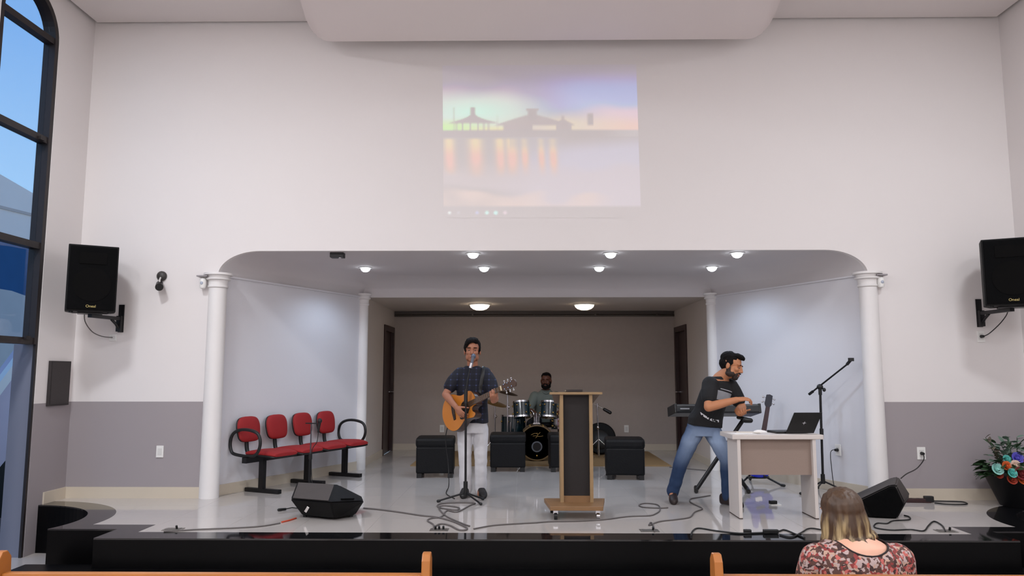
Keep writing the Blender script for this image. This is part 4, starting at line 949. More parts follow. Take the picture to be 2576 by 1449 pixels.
# ================================================================= the singer with the guitar
t = thing('person', 'person in a navy checked tee and white trousers standing singing with an acoustic guitar', 'person', (-0.515, 8.04, S))
hs = 1.04; hc = V((-0.527, 8.0, 1.957)); mb, P, rot = head_parts(hc, (0.03, -1, 0.02), Z_, hs, (-0.527, 8.045, 1.77))
shR, shL = V((-0.685, 8.055, 1.715)), V((-0.365, 8.055, 1.715))
elR, wrR = V((-0.800, 7.96, 1.50)), V((-0.675, 7.735, 1.385))
elL, wrL = V((-0.285, 7.90, 1.46)), V((-0.290, 7.640, 1.448))
mb.loft([((-0.527, 8.055, 1.22), X_*0.15, Y_*0.10), ((-0.527, 8.055, 1.40), X_*0.135, Y_*0.095), ((-0.527, 8.055, 1.60), X_*0.155, Y_*0.10), ((-0.527, 8.05, 1.72), X_*0.16, Y_*0.085), ((-0.527, 8.05, 1.79), X_*0.06, Y_*0.06)], 20)
mb.chain([(shR, 0.052), (elR, 0.040), (wrR, 0.027)]); mb.cap(elR.lerp(wrR, 0.15), 0.041, elR.lerp(wrR, 0.4), 0.039)
mb.chain([(shL, 0.052), (elL, 0.041), (wrL, 0.028)]); mb.cap(elL.lerp(wrL, 0.1), 0.042, elL.lerp(wrL, 0.4), 0.039)
hipR, knR, anR = V((-0.605, 8.06, 1.24)), V((-0.600, 8.03, 0.86)), V((-0.590, 8.06, 0.53))
hipL, knL, anL = V((-0.440, 8.06, 1.24)), V((-0.435, 8.03, 0.86)), V((-0.435, 8.06, 0.53))
for a_, b_, c_ in ((hipR, knR, anR), (hipL, knL, anL)): mb.chain([(a_, 0.07), (b_, 0.048), (c_, 0.035)]); mb.cap(c_, 0.034, c_+V((0, -0.10, -0.045)), 0.03)
hand(mb, wrR, (0.50, -0.12, -0.62), (0.45, 0.85, 0.1), 1, (0.35, 0.6, 0.5), s=0.98)
hand(mb, wrL, (0.02, -0.80, 0.60), (-0.02, 0.60, 0.80), -1, (0.75, 1.0, 0.7), s=0.97, thumb=(0.25, 0.2, 0.95))
skinpart('body', mb, M_skin1, t, 0.0052, 3)
face_parts(t, P, rot, hs)
hb = MB(); E_ = lambda x, y, z, a, b_, d: hb.ell(P(x, y, z), (a*hs, b_*hs, d*hs), rot)
E_(0, -0.030, 0.062, 0.084, 0.094, 0.072); E_(0, 0.020, 0.105, 0.066, 0.066, 0.032); E_(0, -0.05, 0.02, 0.080, 0.070, 0.085)
for k in (-1, 1): E_(k*0.070, 0.002, 0.030, 0.016, 0.034, 0.045)
for x, y, z in ((0.03, 0.075, 0.088), (0.052, 0.068, 0.070), (0.064, 0.055, 0.048), (0.01, 0.078, 0.098), (-0.02, 0.074, 0.098), (-0.045, 0.06, 0.092)): E_(-x if False else x, y, z, 0.022, 0.018, 0.022)
skinpart('hair', hb, M_hair, t, 0.006, 2, fold(0.006, 40, 40))
sb = MB()
sb.loft([((-0.527, 8.05, 1.205), X_*0.172, Y_*0.125), ((-0.527, 8.05, 1.30), X_*0.168, Y_*0.120), ((-0.527, 8.055, 1.42), X_*0.160, Y_*0.115), ((-0.527, 8.055, 1.56), X_*0.172, Y_*0.122), ((-0.527, 8.055, 1.66), X_*0.180, Y_*0.115), ((-0.527, 8.055, 1.73), X_*0.168, Y_*0.098), ((-0.527, 8.055, 1.775), X_*0.105, Y_*0.080), ((-0.527, 8.055, 1.80), X_*0.074, Y_*0.070)], 28, 2.3)
sb.chain([(shR+V((0.03, 0, 0.0)), 0.075), (shR.lerp(elR, 0.35), 0.075), (shR.lerp(elR, 0.62), 0.070)]); sb.chain([(shL+V((-0.03, 0, 0.0)), 0.075), (shL.lerp(elL, 0.35), 0.074), (shL.lerp(elL, 0.62), 0.069)])
tee_o = skinpart('tee', sb, M_navy, t, 0.0065, 4, fold(0.006, 7, 6))
tb = MB(); tb.loft([((-0.525, 8.055, 1.10), X_*0.155, Y_*0.11), ((-0.525, 8.055, 1.22), X_*0.160, Y_*0.112), ((-0.525, 8.055, 1.28), X_*0.150, Y_*0.105)], 24, 2.4)
for a_, b_, c_ in ((hipR+V((0, 0, -0.09)), knR, anR), (hipL+V((0, 0, -0.09)), knL, anL)): tb.chain([(a_, 0.085), (a_.lerp(b_, 0.5), 0.078), (b_, 0.068), (b_.lerp(c_, 0.5), 0.066), (c_, 0.066)]); tb.cap(c_, 0.064, c_+V((0, -0.01, -0.02)), 0.060)
skinpart('trousers', tb, M_whitejean, t, 0.007, 4, fold(0.007, 6, 12, 3))
for a_, dx in ((anR, -0.02), (anL, 0.05)):
    s_ = MB(); shoe(s_, a_, a_+V((dx, -0.2, 0)), S); skinpart('shoe', s_, M_shoe, t, 0.006, 2)
# ----- the guitar
gn = V((0.747, -0.54, 0.375)).normalized(); gu = V((0, 0.18, 1)); gw = (gu-gn*gu.dot(gn)).normalized(); gz = gn.cross(gw).normalized()
g0 = V((-0.585, 7.80, 1.385))-gn*0.33
G = lambda x, y, z: g0+gn*x+gw*y+gz*z
gt = thing('acoustic_guitar', 'orange wood cutaway acoustic guitar held by the singer', 'guitar', G(0.16, -0.2, -0.05))
bass_s = [(0.0, 0.0), (0.012, 0.07), (0.045, 0.135), (0.10, 0.182), (0.16, 0.195), (0.22, 0.175), (0.28, 0.138), (0.335, 0.130), (0.39, 0.142), (0.44, 0.128), (0.472, 0.08), (0.482, 0.028)]
treb_s = [(0.478, -0.028), (0.44, -0.034), (0.415, -0.055), (0.418, -0.085), (0.44, -0.105), (0.442, -0.128), (0.415, -0.146), (0.37, -0.140), (0.325, -0.130), (0.28, -0.138), (0.22, -0.175), (0.16, -0.195), (0.10, -0.182), (0.045, -0.135), (0.012, -0.07)]
oc = [(p.x, p.y) for p in catmull([(x, y, 0) for x, y in bass_s+treb_s], 4, True)]
part('body', MB().prism(oc, -0.095, -0.004, lambda a, b, h: G(a, b, h)), mat('dark_guitar_sides', (58, 34, 24), 0.3, nscale=10, namt=0.2), gt, tri=True)
m_top = mat('amber_spruce_top', (190, 116, 38), 0.3, nscale=8, namt=0.08, coat=0.3)
tp_o = part('soundboard', MB().prism([(x+(0.24-x)*0.012, y*0.985) for x, y in oc], -0.004, 0.0, lambda a, b, h: G(a, b, h)), m_top, gt, tri=True)
part('soundhole', MB().prism(arc(0.33, 0, 0.050, 0, 360, 28)[:-1], 0.0, 0.001, lambda a, b, h: G(a, b, h)), M_dark, gt, tri=True)
rs = MB(); ro = arc(0.33, 0, 0.060, 0, 360, 28)[:-1]; ri = arc(0.33, 0, 0.051, 0, 360, 28)[:-1]
for i in range(28): rs.prism([ro[i], ro[(i+1) % 28], ri[(i+1) % 28], ri[i]], 0.0, 0.0012, lambda a, b, h: G(a, b, h))
part('rosette', rs, mat('dark_rosette', (60, 40, 30), 0.4), gt)
pgp = [(0.385, -0.03), (0.37, -0.06), (0.33, -0.10), (0.27, -0.115), (0.235, -0.095), (0.25, -0.05), (0.285, -0.045), (0.30, -0.045)]
part('pickguard', MB().prism([(p.x, p.y) for p in catmull([(x, y, 0) for x, y in pgp], 4, True)], 0.0, 0.0016, lambda a, b, h: G(a, b, h)), M_black, gt, tri=True)
part('bridge', MB().prism([(0.155, -0.085), (0.18, -0.08), (0.185, 0), (0.18, 0.08), (0.155, 0.085), (0.148, 0)], 0.0, 0.011, lambda a, b, h: G(a, b, h)), mat('dark_bridge', (40, 26, 20), 0.4), gt)
part('neck', MB().loft([(G(0.455, 0, -0.022), gw*0.028, gz*0.022), (G(0.60, 0, -0.008), gw*0.026, gz*0.012), (G(0.83, 0, -0.006), gw*0.022, gz*0.011)], 16), mat('brown_neck_wood', (96, 60, 36), 0.4), gt, smooth=True)
fbm = MB().prism([(0.385, -0.028), (0.83, -0.0215), (0.83, 0.0215), (0.385, 0.028)], 0.002, 0.009, lambda a, b, h: G(a, b, h)); fb_o = part('fretboard', fbm, mat('dark_fretboard', (84, 62, 48), 0.45), gt)
fm = MB()
for i in range(1, 17):
    x = 0.83-0.65*(1-2**(-i/12)); fm.prism([(x-0.001, -0.026+0.006*(i < 6)), (x+0.001, -0.026+0.006*(i < 6)), (x+0.001, 0.026-0.006*(i < 6)), (x-0.001, 0.026-0.006*(i < 6))], 0.009, 0.0102, lambda a, b, h: G(a, b, h))
part('frets', fm, M_chrome, fb_o)
part('nut', MB().prism([(0.828, -0.024), (0.838, -0.024), (0.838, 0.024), (0.828, 0.024)], 0.0, 0.012, lambda a, b, h: G(a, b, h)), mat('cream_nut', (230, 214, 180), 0.4), gt)
part('headstock', MB().prism([(0.838, -0.022), (0.86, -0.033), (0.99, -0.037), (1.0, -0.02), (1.005, 0), (1.0, 0.02), (0.99, 0.037), (0.86, 0.033), (0.838, 0.022)], -0.020, -0.002, lambda a, b, h: G(a, b, h-0.12*(a-0.838))), mat('dark_headstock', (70, 46, 32), 0.35), gt)
for i in range(3):
    for sy in (-1, 1):
        x = 0.875+i*0.042; k = -0.12*(x-0.838)
        pg = part('tuning_peg', MB().cyl(G(x, sy*0.024, k-0.002), G(x, sy*0.024, k+0.012), 0.005).cyl(G(x, sy*0.035, k-0.011), G(x, sy*0.056, k-0.011), 0.004).ell(G(x, sy*0.062, k-0.011), (0.010, 0.010, 0.010)), M_chrome, gt, smooth=True)
stg = MB()
for i in range(6): y0_ = (i-2.5)*0.0105; stg.cyl(G(0.168, y0_, 0.012), G(0.833, y0_*0.75, 0.0125), 0.0009, n=5)
part('strings', stg, mat('bronze_strings', (170, 140, 90), 0.3, metal=1.0), gt)
part('strap_button', MB().cyl(G(0.0, 0, -0.05), G(-0.02, 0, -0.05), 0.007), M_chrome, gt, smooth=True)
from mathutils.bvhtree import BVHTree
bvh = BVHTree.FromPolygons([v.co+V((-0.515, 8.04, S)) for v in tee_o.data.vertices], [tuple(p.vertices) for p in tee_o.data.polygons])
def on_tee(p, d):
    h = bvh.ray_cast(V(p), V(d).normalized()); return (h[0]-V(d).normalized()*0.006) if h[0] is not None else V(p)
sp = [G(0.43, 0.10, -0.10)]
for x, z in ((-0.445, 1.52), (-0.432, 1.60), (-0.42, 1.67), (-0.412, 1.72)): sp.append(on_tee((x, 7.5, z), (0, 1, 0)))
for x, y in ((-0.405, 8.00), (-0.405, 8.05), (-0.41, 8.10)): sp.append(on_tee((x, y, 2.2), (0, 0, -1)))
for x, z in ((-0.43, 1.68), (-0.50, 1.58), (-0.58, 1.46), (-0.65, 1.38)): sp.append(on_tee((x, 8.6, z), (0, -1, 0)))
sp.append(V((-0.72, 8.06, 1.32))); sp.append(G(-0.015, 0.0, -0.07))
stp = catmull(sp, 4); sm_ = MB(); rg = []
for i, p in enumerate(stp):
    d = (stp[min(i+1, len(stp)-1)]-stp[max(i-1, 0)]).normalized(); nn = (p-V((-0.46, 8.05, min(p.z, 1.62)))).normalized(); nn = (nn-d*nn.dot(d)).normalized(); sd_ = d.cross(nn).normalized(); rg.append((p, sd_*0.020, nn*0.003))
sm_.loft(rg, 8); part('strap', sm_, M_black, gt, smooth=True)

# ================================================================= keyboard, its stand and its player
kb = thing('keyboard', 'long black electronic keyboard on its crossed stand', 'keyboard', (2.05, 8.35, 1.30))
krot = Matrix.Rotation(R(3), 3, 'Z') @ Matrix.Rotation(R(-10), 3, 'X')
kc = V((2.085, 8.36, 1.318)); K = lambda x, y, z: kc+krot @ V((x, y, z))
part('case', MB().box(K(0, 0, 0), (0.92, 0.33, 0.095), krot), mat('black_keyboard_case', (26, 28, 31), 0.4, nscale=20, namt=0.1), kb, bevel=0.018)
for sx in (-1, 1): part('end_cheek', MB().box(K(sx*0.455, 0, 0.004), (0.025, 0.335, 0.105), krot), mat('dark_end_cheek', (20, 20, 22), 0.35), kb, bevel=0.008)
part('control_panel', MB().box(K(0, -0.07, 0.049), (0.86, 0.14, 0.006), krot), mat('dark_control_panel', (34, 36, 40), 0.4), kb)
part('badge', MB().box(K(-0.36, -0.1655, 0.0), (0.10, 0.003, 0.014), krot), mat('grey_badge', (150, 152, 156), 0.4), kb)
kwm = MB().box((0, 0, 0), (0.0215, 0.13, 0.012)).mesh('white_key', bevel=0.002); kbm = MB().box((0, 0, 0), (0.011, 0.08, 0.016)).mesh('black_key', bevel=0.002)
for i in range(36):
    o = link('white_key', kwm, M_white, kb, K(-0.41+i*0.0228, 0.085, 0.050)-V(kb.location)); o.rotation_euler = krot.to_euler()
    if i % 7 not in (2, 6): o = link('black_key', kbm, M_black, kb, K(-0.41+i*0.0228+0.0114, 0.06, 0.060)-V(kb.location)); o.rotation_euler = krot.to_euler()
ks = thing('keyboard_stand', 'black crossed keyboard stand with rubber feet', 'keyboard stand', (2.12, 8.35, S))
tl_, tr_ = V((1.95, 8.40, 1.240)), V((2.40, 8.38, 1.240)); bl_, br_ = V((1.88, 8.40, S+0.03)), V((2.43, 8.38, S+0.03))
for p, q, dy in ((tr_, bl_, -0.03), (tl_, br_, 0.03)): part('leg', MB().cyl(p+V((0, dy, -0.02)), q+V((0, dy, 0)), 0.022), M_blackm, ks, smooth=True)
for p, w_ in ((tl_, 0.16), (tr_, 0.16)): part('top_arm', MB().cyl(p+V((0, -w_, -0.006)), p+V((0, w_, -0.006)), 0.02), M_black, ks, smooth=True)
for p in (bl_, br_):
    part('foot_bar', MB().cyl(p+V((-0.03, -0.14, -0.005)), p+V((0.03, 0.14, -0.005)), 0.022), M_black, ks, smooth=True)
part('pivot', MB().cyl((2.155, 8.33, 0.86), (2.155, 8.45, 0.86), 0.035), M_black, ks, smooth=True)
part('end_grip', MB().cap((2.38, 8.22, 1.225), 0.03, (2.44, 8.22, 1.22), 0.026), M_black, ks, smooth=True)

t = thing('person', 'person with a beard in a black print tee and blue jeans bending beside the keyboard', 'person', (1.72, 7.62, S))
hs = 1.06; hc = V((2.075, 7.56, 1.795)); hf = V((0.80, -0.52, -0.30)); mb, P, rot = head_parts(hc, hf, V((0.28, 0.0, 1)), hs, (1.965, 7.62, 1.665), 0.056)
shR, shL = V((1.835, 7.50, 1.610)), V((2.085, 7.66, 1.600))
elR, wrR = V((1.790, 7.36, 1.40)), V((2.050, 7.33, 1.470))
elL, wrL = V((2.180, 7.62, 1.385)), V((2.085, 7.44, 1.360))
pel = V((1.80, 7.63, 1.215)); chest = V((1.93, 7.60, 1.55)); side = V((0.84, 0.54, 0)).normalized(); fro = V((0.54, -0.84, 0)).normalized()
mb.loft([(pel, X_*0.135, Y_*-0.09), (pel.lerp(chest, 0.5), side*0.14, fro*0.105), (chest, side*0.155, fro*0.105), (chest+V((0.03, 0.01, 0.10)), side*0.13, fro*0.08), (V((1.965, 7.62, 1.69)), side*0.06, fro*0.06)], 20)
mb.chain([(shR, 0.046), (elR, 0.046), (elR.lerp(wrR, 0.35), 0.044), (wrR, 0.029)]); mb.chain([(shL, 0.046), (elL, 0.045), (wrL, 0.030)])
hipR, knR, anR = V((1.715, 7.64, 1.20)), V((1.575, 7.66, 0.855)), V((1.500, 7.735, 0.545))
hipL, knL, anL = V((1.880, 7.62, 1.20)), V((2.000, 7.545, 0.870)), V((1.995, 7.545, 0.535))
for a_, b_, c_ in ((hipR, knR, anR), (hipL, knL, anL)): mb.chain([(a_, 0.060), (b_, 0.05), (c_, 0.036)])
mb.cap(anR, 0.034, anR+V((-0.03, -0.09, -0.05)), 0.03); mb.cap(anL, 0.034, anL+V((0.05, -0.09, -0.045)), 0.03)
hand(mb, wrR, (0.93, 0.0, 0.12), (0.1, 0.35, -1), 1, (0.35, 0.7, 0.6)); hand(mb, wrL, (0.15, -0.75, -0.35), (-0.2, -0.3, 0.9), -1, (0.6, 0.8, 0.6))
skinpart('body', mb, M_skin2, t, 0.0052, 3)
face_parts(t, P, rot, hs, lid=M_skin2)
hb = MB(); E_ = lambda x, y, z, a, b_, d: hb.ell(P(x, y, z), (a*hs, b_*hs, d*hs), rot)
E_(0, -0.030, 0.060, 0.083, 0.096, 0.070); E_(0, 0.035, 0.100, 0.060, 0.060, 0.030); E_(0, -0.055, 0.015, 0.076, 0.066, 0.075); E_(0, 0.075, 0.095, 0.045, 0.026, 0.020)
for k in (-1, 1): E_(k*0.070, 0.0, 0.026, 0.014, 0.028, 0.036)
skinpart('hair', hb, M_hair, t, 0.006, 2, fold(0.005, 40, 40))
bb = MB(); E_ = lambda x, y, z, a, b_, d: bb.ell(P(x, y, z), (a*hs, b_*hs, d*hs), rot)
E_(0, 0.062, -0.094, 0.038, 0.032, 0.028)
for k in (-1, 1): E_(k*0.048, 0.022, -0.072, 0.024, 0.046, 0.034); E_(k*0.062, 0.0, -0.035, 0.012, 0.022, 0.036); E_(k*0.018, 0.094, -0.047, 0.018, 0.008, 0.006); E_(k*0.028, 0.074, -0.070, 0.014, 0.018, 0.022)
skinpart('beard', bb, mat('dark_brown_beard', (44, 28, 20), 0.7, nscale=60, namt=0.3), t, 0.005, 1, fold(0.003, 50, 50))
sb = MB()
sb.loft([(pel+V((0.01, -0.005, -0.015)), V((0.172, 0.02, -0.02)), V((0, -0.125, 0))), (pel+V((0.02, 0, 0.06)), V((0.172, 0.05, -0.015)), V((0.02, -0.125, 0))), (pel.lerp(chest, 0.5), side*0.165, fro*0.13), (chest, side*0.178, fro*0.128), (chest+V((0.02, 0.01, 0.07)), side*0.165, fro*0.11), (V((1.955, 7.62, 1.655)), side*0.10, fro*0.085), (V((1.965, 7.62, 1.69)), side*0.078, fro*0.074)], 28, 2.3)
sb.chain([(shR+side*0.01, 0.082), (shR.lerp(elR, 0.35), 0.080), (shR.lerp(elR, 0.60), 0.074)]); sb.chain([(shL-side*0.01, 0.082), (shL.lerp(elL, 0.35), 0.076), (shL.lerp(elL, 0.66), 0.072)])
def _tee():
    n, b = nodes_of(M_tee); tc = n.nodes.new('ShaderNodeTexCoord')
    s = n.nodes.new('ShaderNodeSeparateXYZ'); n.links.new(tc.outputs['Object'], s.inputs[0])
    x, y, z = s.outputs['X'], s.outputs['Y'], s.outputs['Z']
    sx = math_node(n, 'ADD', math_node(n, 'MULTIPLY', x, side.x), math_node(n, 'MULTIPLY', y, side.y))      # across the chest
    fy = math_node(n, 'ADD', math_node(n, 'MULTIPLY', x, fro.x), math_node(n, 'MULTIPLY', y, fro.y))
    front = math_node(n, 'GREATER_THAN', fy, 0.15)
    zz = math_node(n, 'ADD', z, math_node(n, 'MULTIPLY', sx, 0.22))
    def band(v, a, b_): return math_node(n, 'MULTIPLY', math_node(n, 'GREATER_THAN', v, a), math_node(n, 'LESS_THAN', v, b_))
    rect = math_node(n, 'MULTIPLY', band(zz, 1.035, 1.125), band(sx, 0.06, 0.27)); line = math_node(n, 'MULTIPLY', band(zz, 1.142, 1.150), band(sx, 0.10, 0.27))
    nz = n.nodes.new('ShaderNodeTexNoise'); nz.inputs['Scale'].default_value = 30; n.links.new(tc.outputs['Object'], nz.inputs['Vector'])
    hz = math_node(n, 'SUBTRACT', z, math_node(n, 'MULTIPLY', math_node(n, 'POWER', math_node(n, 'SUBTRACT', x, 0.21), 2.0), 2.2))
    txt = math_node(n, 'MULTIPLY', math_node(n, 'MULTIPLY', band(hz, 0.795, 0.817), band(x, 0.02, 0.21)), math_node(n, 'GREATER_THAN', nz.outputs['Fac'], 0.46))
    fy2 = math_node(n, 'LESS_THAN', y, -0.04)
    c = mixc(n, math_node(n, 'MULTIPLY', rect, front), lin(14, 14, 17), lin(150, 152, 158)); c = mixc(n, math_node(n, 'MULTIPLY', line, front), c, lin(170, 170, 176)); c = mixc(n, math_node(n, 'MULTIPLY', txt, fy2), c, lin(214, 214, 218))
    n.links.new(c, b.inputs['Base Color'])
_tee()
skinpart('tee', sb, M_tee, t, 0.0065, 4, fold(0.006, 7, 6, 2))
tb = MB(); tb.loft([(pel+V((0, 0, -0.11)), X_*0.150, Y_*0.105), (pel, X_*0.162, Y_*0.113), (pel+V((0.01, 0, 0.05)), X_*0.155, Y_*0.108)], 24, 2.4)
for a_, b_, c_ in ((hipR+V((-0.01, 0, -0.06)), knR, anR), (hipL+V((0.01, 0, -0.06)), knL, anL)): tb.chain([(a_, 0.092), (a_.lerp(b_, 0.5), 0.082), (b_, 0.070), (b_.lerp(c_, 0.5), 0.064), (c_, 0.060)])
skinpart('jeans', tb, M_jean, t, 0.007, 4, fold(0.007, 7, 12, 5))
for a_, tx in ((anR, V((-0.03, -0.2, 0))), (anL, V((0.10, -0.17, 0)))):
    s_ = MB(); shoe(s_, a_, a_+tx, S); skinpart('shoe', s_, M_shoeb, t, 0.006, 2)

# ================================================================= the drummer on his stool
t = thing('drum_stool', 'low round drum stool under the seated drummer', 'stool', (0.36, 11.92, S+0.012))
part('seat', MB().lathe([(0, 0.50), (0.15, 0.50), (0.165, 0.485), (0.165, 0.45), (0.15, 0.435), (0, 0.435)], n=24), M_leather, t, smooth=True, local=True)
part('post', MB().cyl((0, 0, 0.05), (0, 0, 0.44), 0.02), M_chrome, t, smooth=True, local=True)
for a in (30, 150, 270): part('leg', MB().cyl((0, 0, 0.2), (0.22*math.cos(R(a)), 0.22*math.sin(R(a)), 0.012), 0.012), M_chrome, t, smooth=True, local=True)
t = thing('person', 'person with a dark beard and grey shirt sitting behind the drum kit', 'person', (0.36, 11.85, S+0.012))
hs = 1.0; hc = V((0.367, 11.72, 1.612)); mb, P, rot = head_parts(hc, (-0.18, -1, -0.08), Z_, hs, (0.365, 11.80, 1.45))
shR, shL = V((0.19, 11.80, 1.375)), V((0.535, 11.80, 1.375)); elR, wrR = V((0.10, 11.66, 1.17)), V((0.20, 11.52, 1.125)); elL, wrL = V((0.63, 11.66, 1.16)), V((0.52, 11.50, 1.125))
mb.loft([((0.36, 11.92, 0.985), X_*0.15, Y_*0.11), ((0.36, 11.88, 1.16), X_*0.14, Y_*0.10), ((0.363, 11.83, 1.32), X_*0.155, Y_*0.10), ((0.363, 11.81, 1.41), X_*0.14, Y_*0.08), ((0.365, 11.80, 1.46), X_*0.06, Y_*0.06)], 20)
for a_, b_, c_ in ((shR, elR, wrR), (shL, elL, wrL)): mb.chain([(a_, 0.052), (b_, 0.042), (c_, 0.028)])
lg_ = [(V((0.27, 11.90, 1.02)), V((0.13, 11.62, 0.965)), V((0.12, 11.76, 0.55))), (V((0.45, 11.90, 1.02)), V((0.60, 11.64, 0.965)), V((0.61, 11.78, 0.55)))]
for a_, b_, c_ in lg_: mb.chain([(a_, 0.075), (b_, 0.05), (c_, 0.036)]); mb.cap(c_, 0.034, c_+V((0, -0.10, -0.045)), 0.03)
hand(mb, wrR, (0.2, -0.9, -0.1), (0, 0, -1), 1, (0.4, 0.6, 0.5), s=0.95); hand(mb, wrL, (-0.2, -0.9, -0.1), (0, 0, -1), -1, (0.4, 0.6, 0.5), s=0.95)
skinpart('body', mb, M_skin3, t, 0.006, 3); face_parts(t, P, rot, hs, mat('dark_lip', (84, 44, 38), 0.5), M_skin3)
hb = MB(); E_ = lambda x, y, z, a, b_, d: hb.ell(P(x, y, z), (a*hs, b_*hs, d*hs), rot)
E_(0, -0.026, 0.058, 0.080, 0.094, 0.068); E_(0, 0.026, 0.104, 0.058, 0.055, 0.020); E_(0, -0.05, 0.02, 0.076, 0.064, 0.07)
skinpart('hair', hb, M_hair, t, 0.007, 2, fold(0.003, 40, 40))
bb = MB(); E_ = lambda x, y, z, a, b_, d: bb.ell(P(x, y, z), (a*hs, b_*hs, d*hs), rot)
E_(0, 0.062, -0.100, 0.044, 0.036, 0.036)
for k in (-1, 1): E_(k*0.046, 0.022, -0.078, 0.028, 0.05, 0.04); E_(k*0.064, 0.002, -0.040, 0.014, 0.024, 0.036); E_(k*0.018, 0.094, -0.047, 0.020, 0.009, 0.007); E_(k*0.028, 0.076, -0.074, 0.016, 0.020, 0.026)
skinpart('beard', bb, M_hair, t, 0.006, 1, fold(0.003, 50, 50))
sb = MB(); sb.loft([((0.36, 11.91, 0.97), X_*0.175, Y_*0.135), ((0.36, 11.88, 1.15), X_*0.172, Y_*0.13), ((0.363, 11.83, 1.30), X_*0.182, Y_*0.125), ((0.363, 11.81, 1.40), X_*0.165, Y_*0.098), ((0.365, 11.80, 1.445), X_*0.095, Y_*0.078), ((0.365, 11.80, 1.465), X_*0.075, Y_*0.07)], 28, 2.3)
for a_, b_ in ((shR, elR), (shL, elL)): sb.chain([(a_, 0.074), (a_.lerp(b_, 0.4), 0.074), (a_.lerp(b_, 0.9), 0.066)])
sh_ = skinpart('shirt', sb, M_greysh, t, 0.008, 4, fold(0.006, 7, 6, 4))
part('collar', MB().tube(catmull([(0.30, 11.80, 1.475), (0.305, 11.735, 1.455), (0.345, 11.705, 1.42), (0.385, 11.705, 1.42), (0.425, 11.735, 1.455), (0.43, 11.80, 1.475)], 5), 0.012), M_greysh, t, smooth=True)
tb = MB(); tb.loft([((0.36, 11.93, 0.975), X_*0.165, Y_*0.13), ((0.36, 11.92, 1.04), X_*0.165, Y_*0.125)], 20)
for a_, b_, c_ in lg_: tb.chain([(a_, 0.09), (b_, 0.07), (c_, 0.058)])
skinpart('trousers', tb, mat('dark_trousers', (36, 38, 46), 0.85), t, 0.009, 4)
for _, _, c_ in lg_:
    s_ = MB(); shoe(s_, c_, c_+V((0, -0.2, 0)), S+0.012); skinpart('shoe', s_, M_shoe, t, 0.008, 2)

# ================================================================= the drum kit on its rug
solo('drum_rug', MB().bx(-1.55, 2.05, 10.62, 12.55, S, S+0.011), M_rug, 'tan rug spread under the drum kit', 'rug', bevel=0.003)
zr = S+0.011
def drum_shell(nm, c, ax, r, d, parent, m=M_teal, lugs=8, hoop=M_chrome, headm=None, face=None):
    """shell with hoops, heads and lugs along axis ax"""
    ax = V(ax).normalized(); a, b = MB.frame(ax); c = V(c); rot = Matrix((a, b, ax)).transposed()
    sh = part(nm, MB().lathe([(r, -d/2), (r, d/2)], c, rot=rot, n=36), m, parent, smooth=True)
    for k in (-1, 1):
        part('hoop', MB().lathe([(r*1.0, k*d/2-0.012), (r*1.045, k*d/2-0.012), (r*1.045, k*d/2+0.012), (r*0.97, k*d/2+0.012), (r*0.97, k*d/2), (r*1.0, k*d/2-0.012)], c, rot=rot, n=36), hoop, sh, smooth=True)
        part('drumhead', MB().lathe([(0, k*(d/2+0.002)), (r*0.98, k*(d/2+0.002))], c, rot=rot, n=36), (headm if k > 0 or face is None else face) or M_white, sh)
    for i in range(lugs):
        t_ = 2*math.pi*(i+0.5)/lugs; rd = a*math.cos(t_)+b*math.sin(t_)
        for k in (-1, 1): part('lug', MB().ell(c+rd*(r+0.006)+ax*k*d*0.26, (0.014, 0.014, 0.014)), mat('brass_lug', (190, 160, 96), 0.25, metal=1.0), sh, smooth=True)
    return sh
bdc = V((0.21, 11.32, zr+0.262)); bd = thing('bass_drum', 'large black headed bass drum carrying two dark teal toms', 'drum', (0.21, 11.3, zr))
M_bhead = mat('black_drumhead', (12, 12, 14), 0.35)
shell = drum_shell('shell', bdc, (0, -1, 0), 0.245, 0.40, bd, M_teal, 8, mat('wood_hoop', (104, 80, 46), 0.4), M_bhead, M_white)
yf = bdc.y-0.205
po = arc(0.21, bdc.z-0.055, 0.078, 0, 360, 24)[:-1]; pi_ = arc(0.21, bdc.z-0.055, 0.060, 0, 360, 24)[:-1]; pm = MB()
for i in range(24): pm.prism([po[i], po[(i+1) % 24], pi_[(i+1) % 24], pi_[i]], yf-0.006, yf, lambda a, b, h: (a, h, b))
part('port_ring', pm, mat('grey_port_ring', (86, 88, 94), 0.4), bd)
part('port_hole', MB().prism(pi_, yf-0.003, yf, lambda a, b, h: (a, h, b)), mat('port_dark', (20, 12, 10), 0.8), bd, tri=True)
lg_m = MB()
for pts in ([(-0.085, 0.11), (-0.03, 0.135), (0.02, 0.125), (0.05, 0.15)], [(-0.06, 0.095), (-0.01, 0.10), (0.04, 0.09), (0.09, 0.10)], [(0.0, 0.145), (0.012, 0.115), (0.0, 0.085), (-0.02, 0.07)]): lg_m.tube(catmull([(0.21+x, yf-0.002, bdc.z+z) for x, z in pts], 5), 0.0045, 6)
part('logo', lg_m, mat('brass_logo', (140, 112, 62), 0.4, metal=0.6), bd, smooth=True, label='gold swash emblem')
part('badge', MB().ell((0.21, yf-0.003, bdc.z-0.185), (0.013, 0.004, 0.013)), M_gold, bd, smooth=True)
for k in (-1, 1): part('spur', MB().cyl((0.21+k*0.23, bdc.y-0.12, bdc.z-0.1), (0.21+k*0.33, bdc.y-0.20, zr+0.008), 0.009), M_chrome, bd, smooth=True)
part('tom_post', MB().cyl((0.21, bdc.y-0.03, bdc.z+0.24), (0.21, bdc.y-0.03, bdc.z+0.42), 0.018).box((0.21, bdc.y-0.03, bdc.z+0.26), (0.10, 0.07, 0.03)), M_chrome, bd)
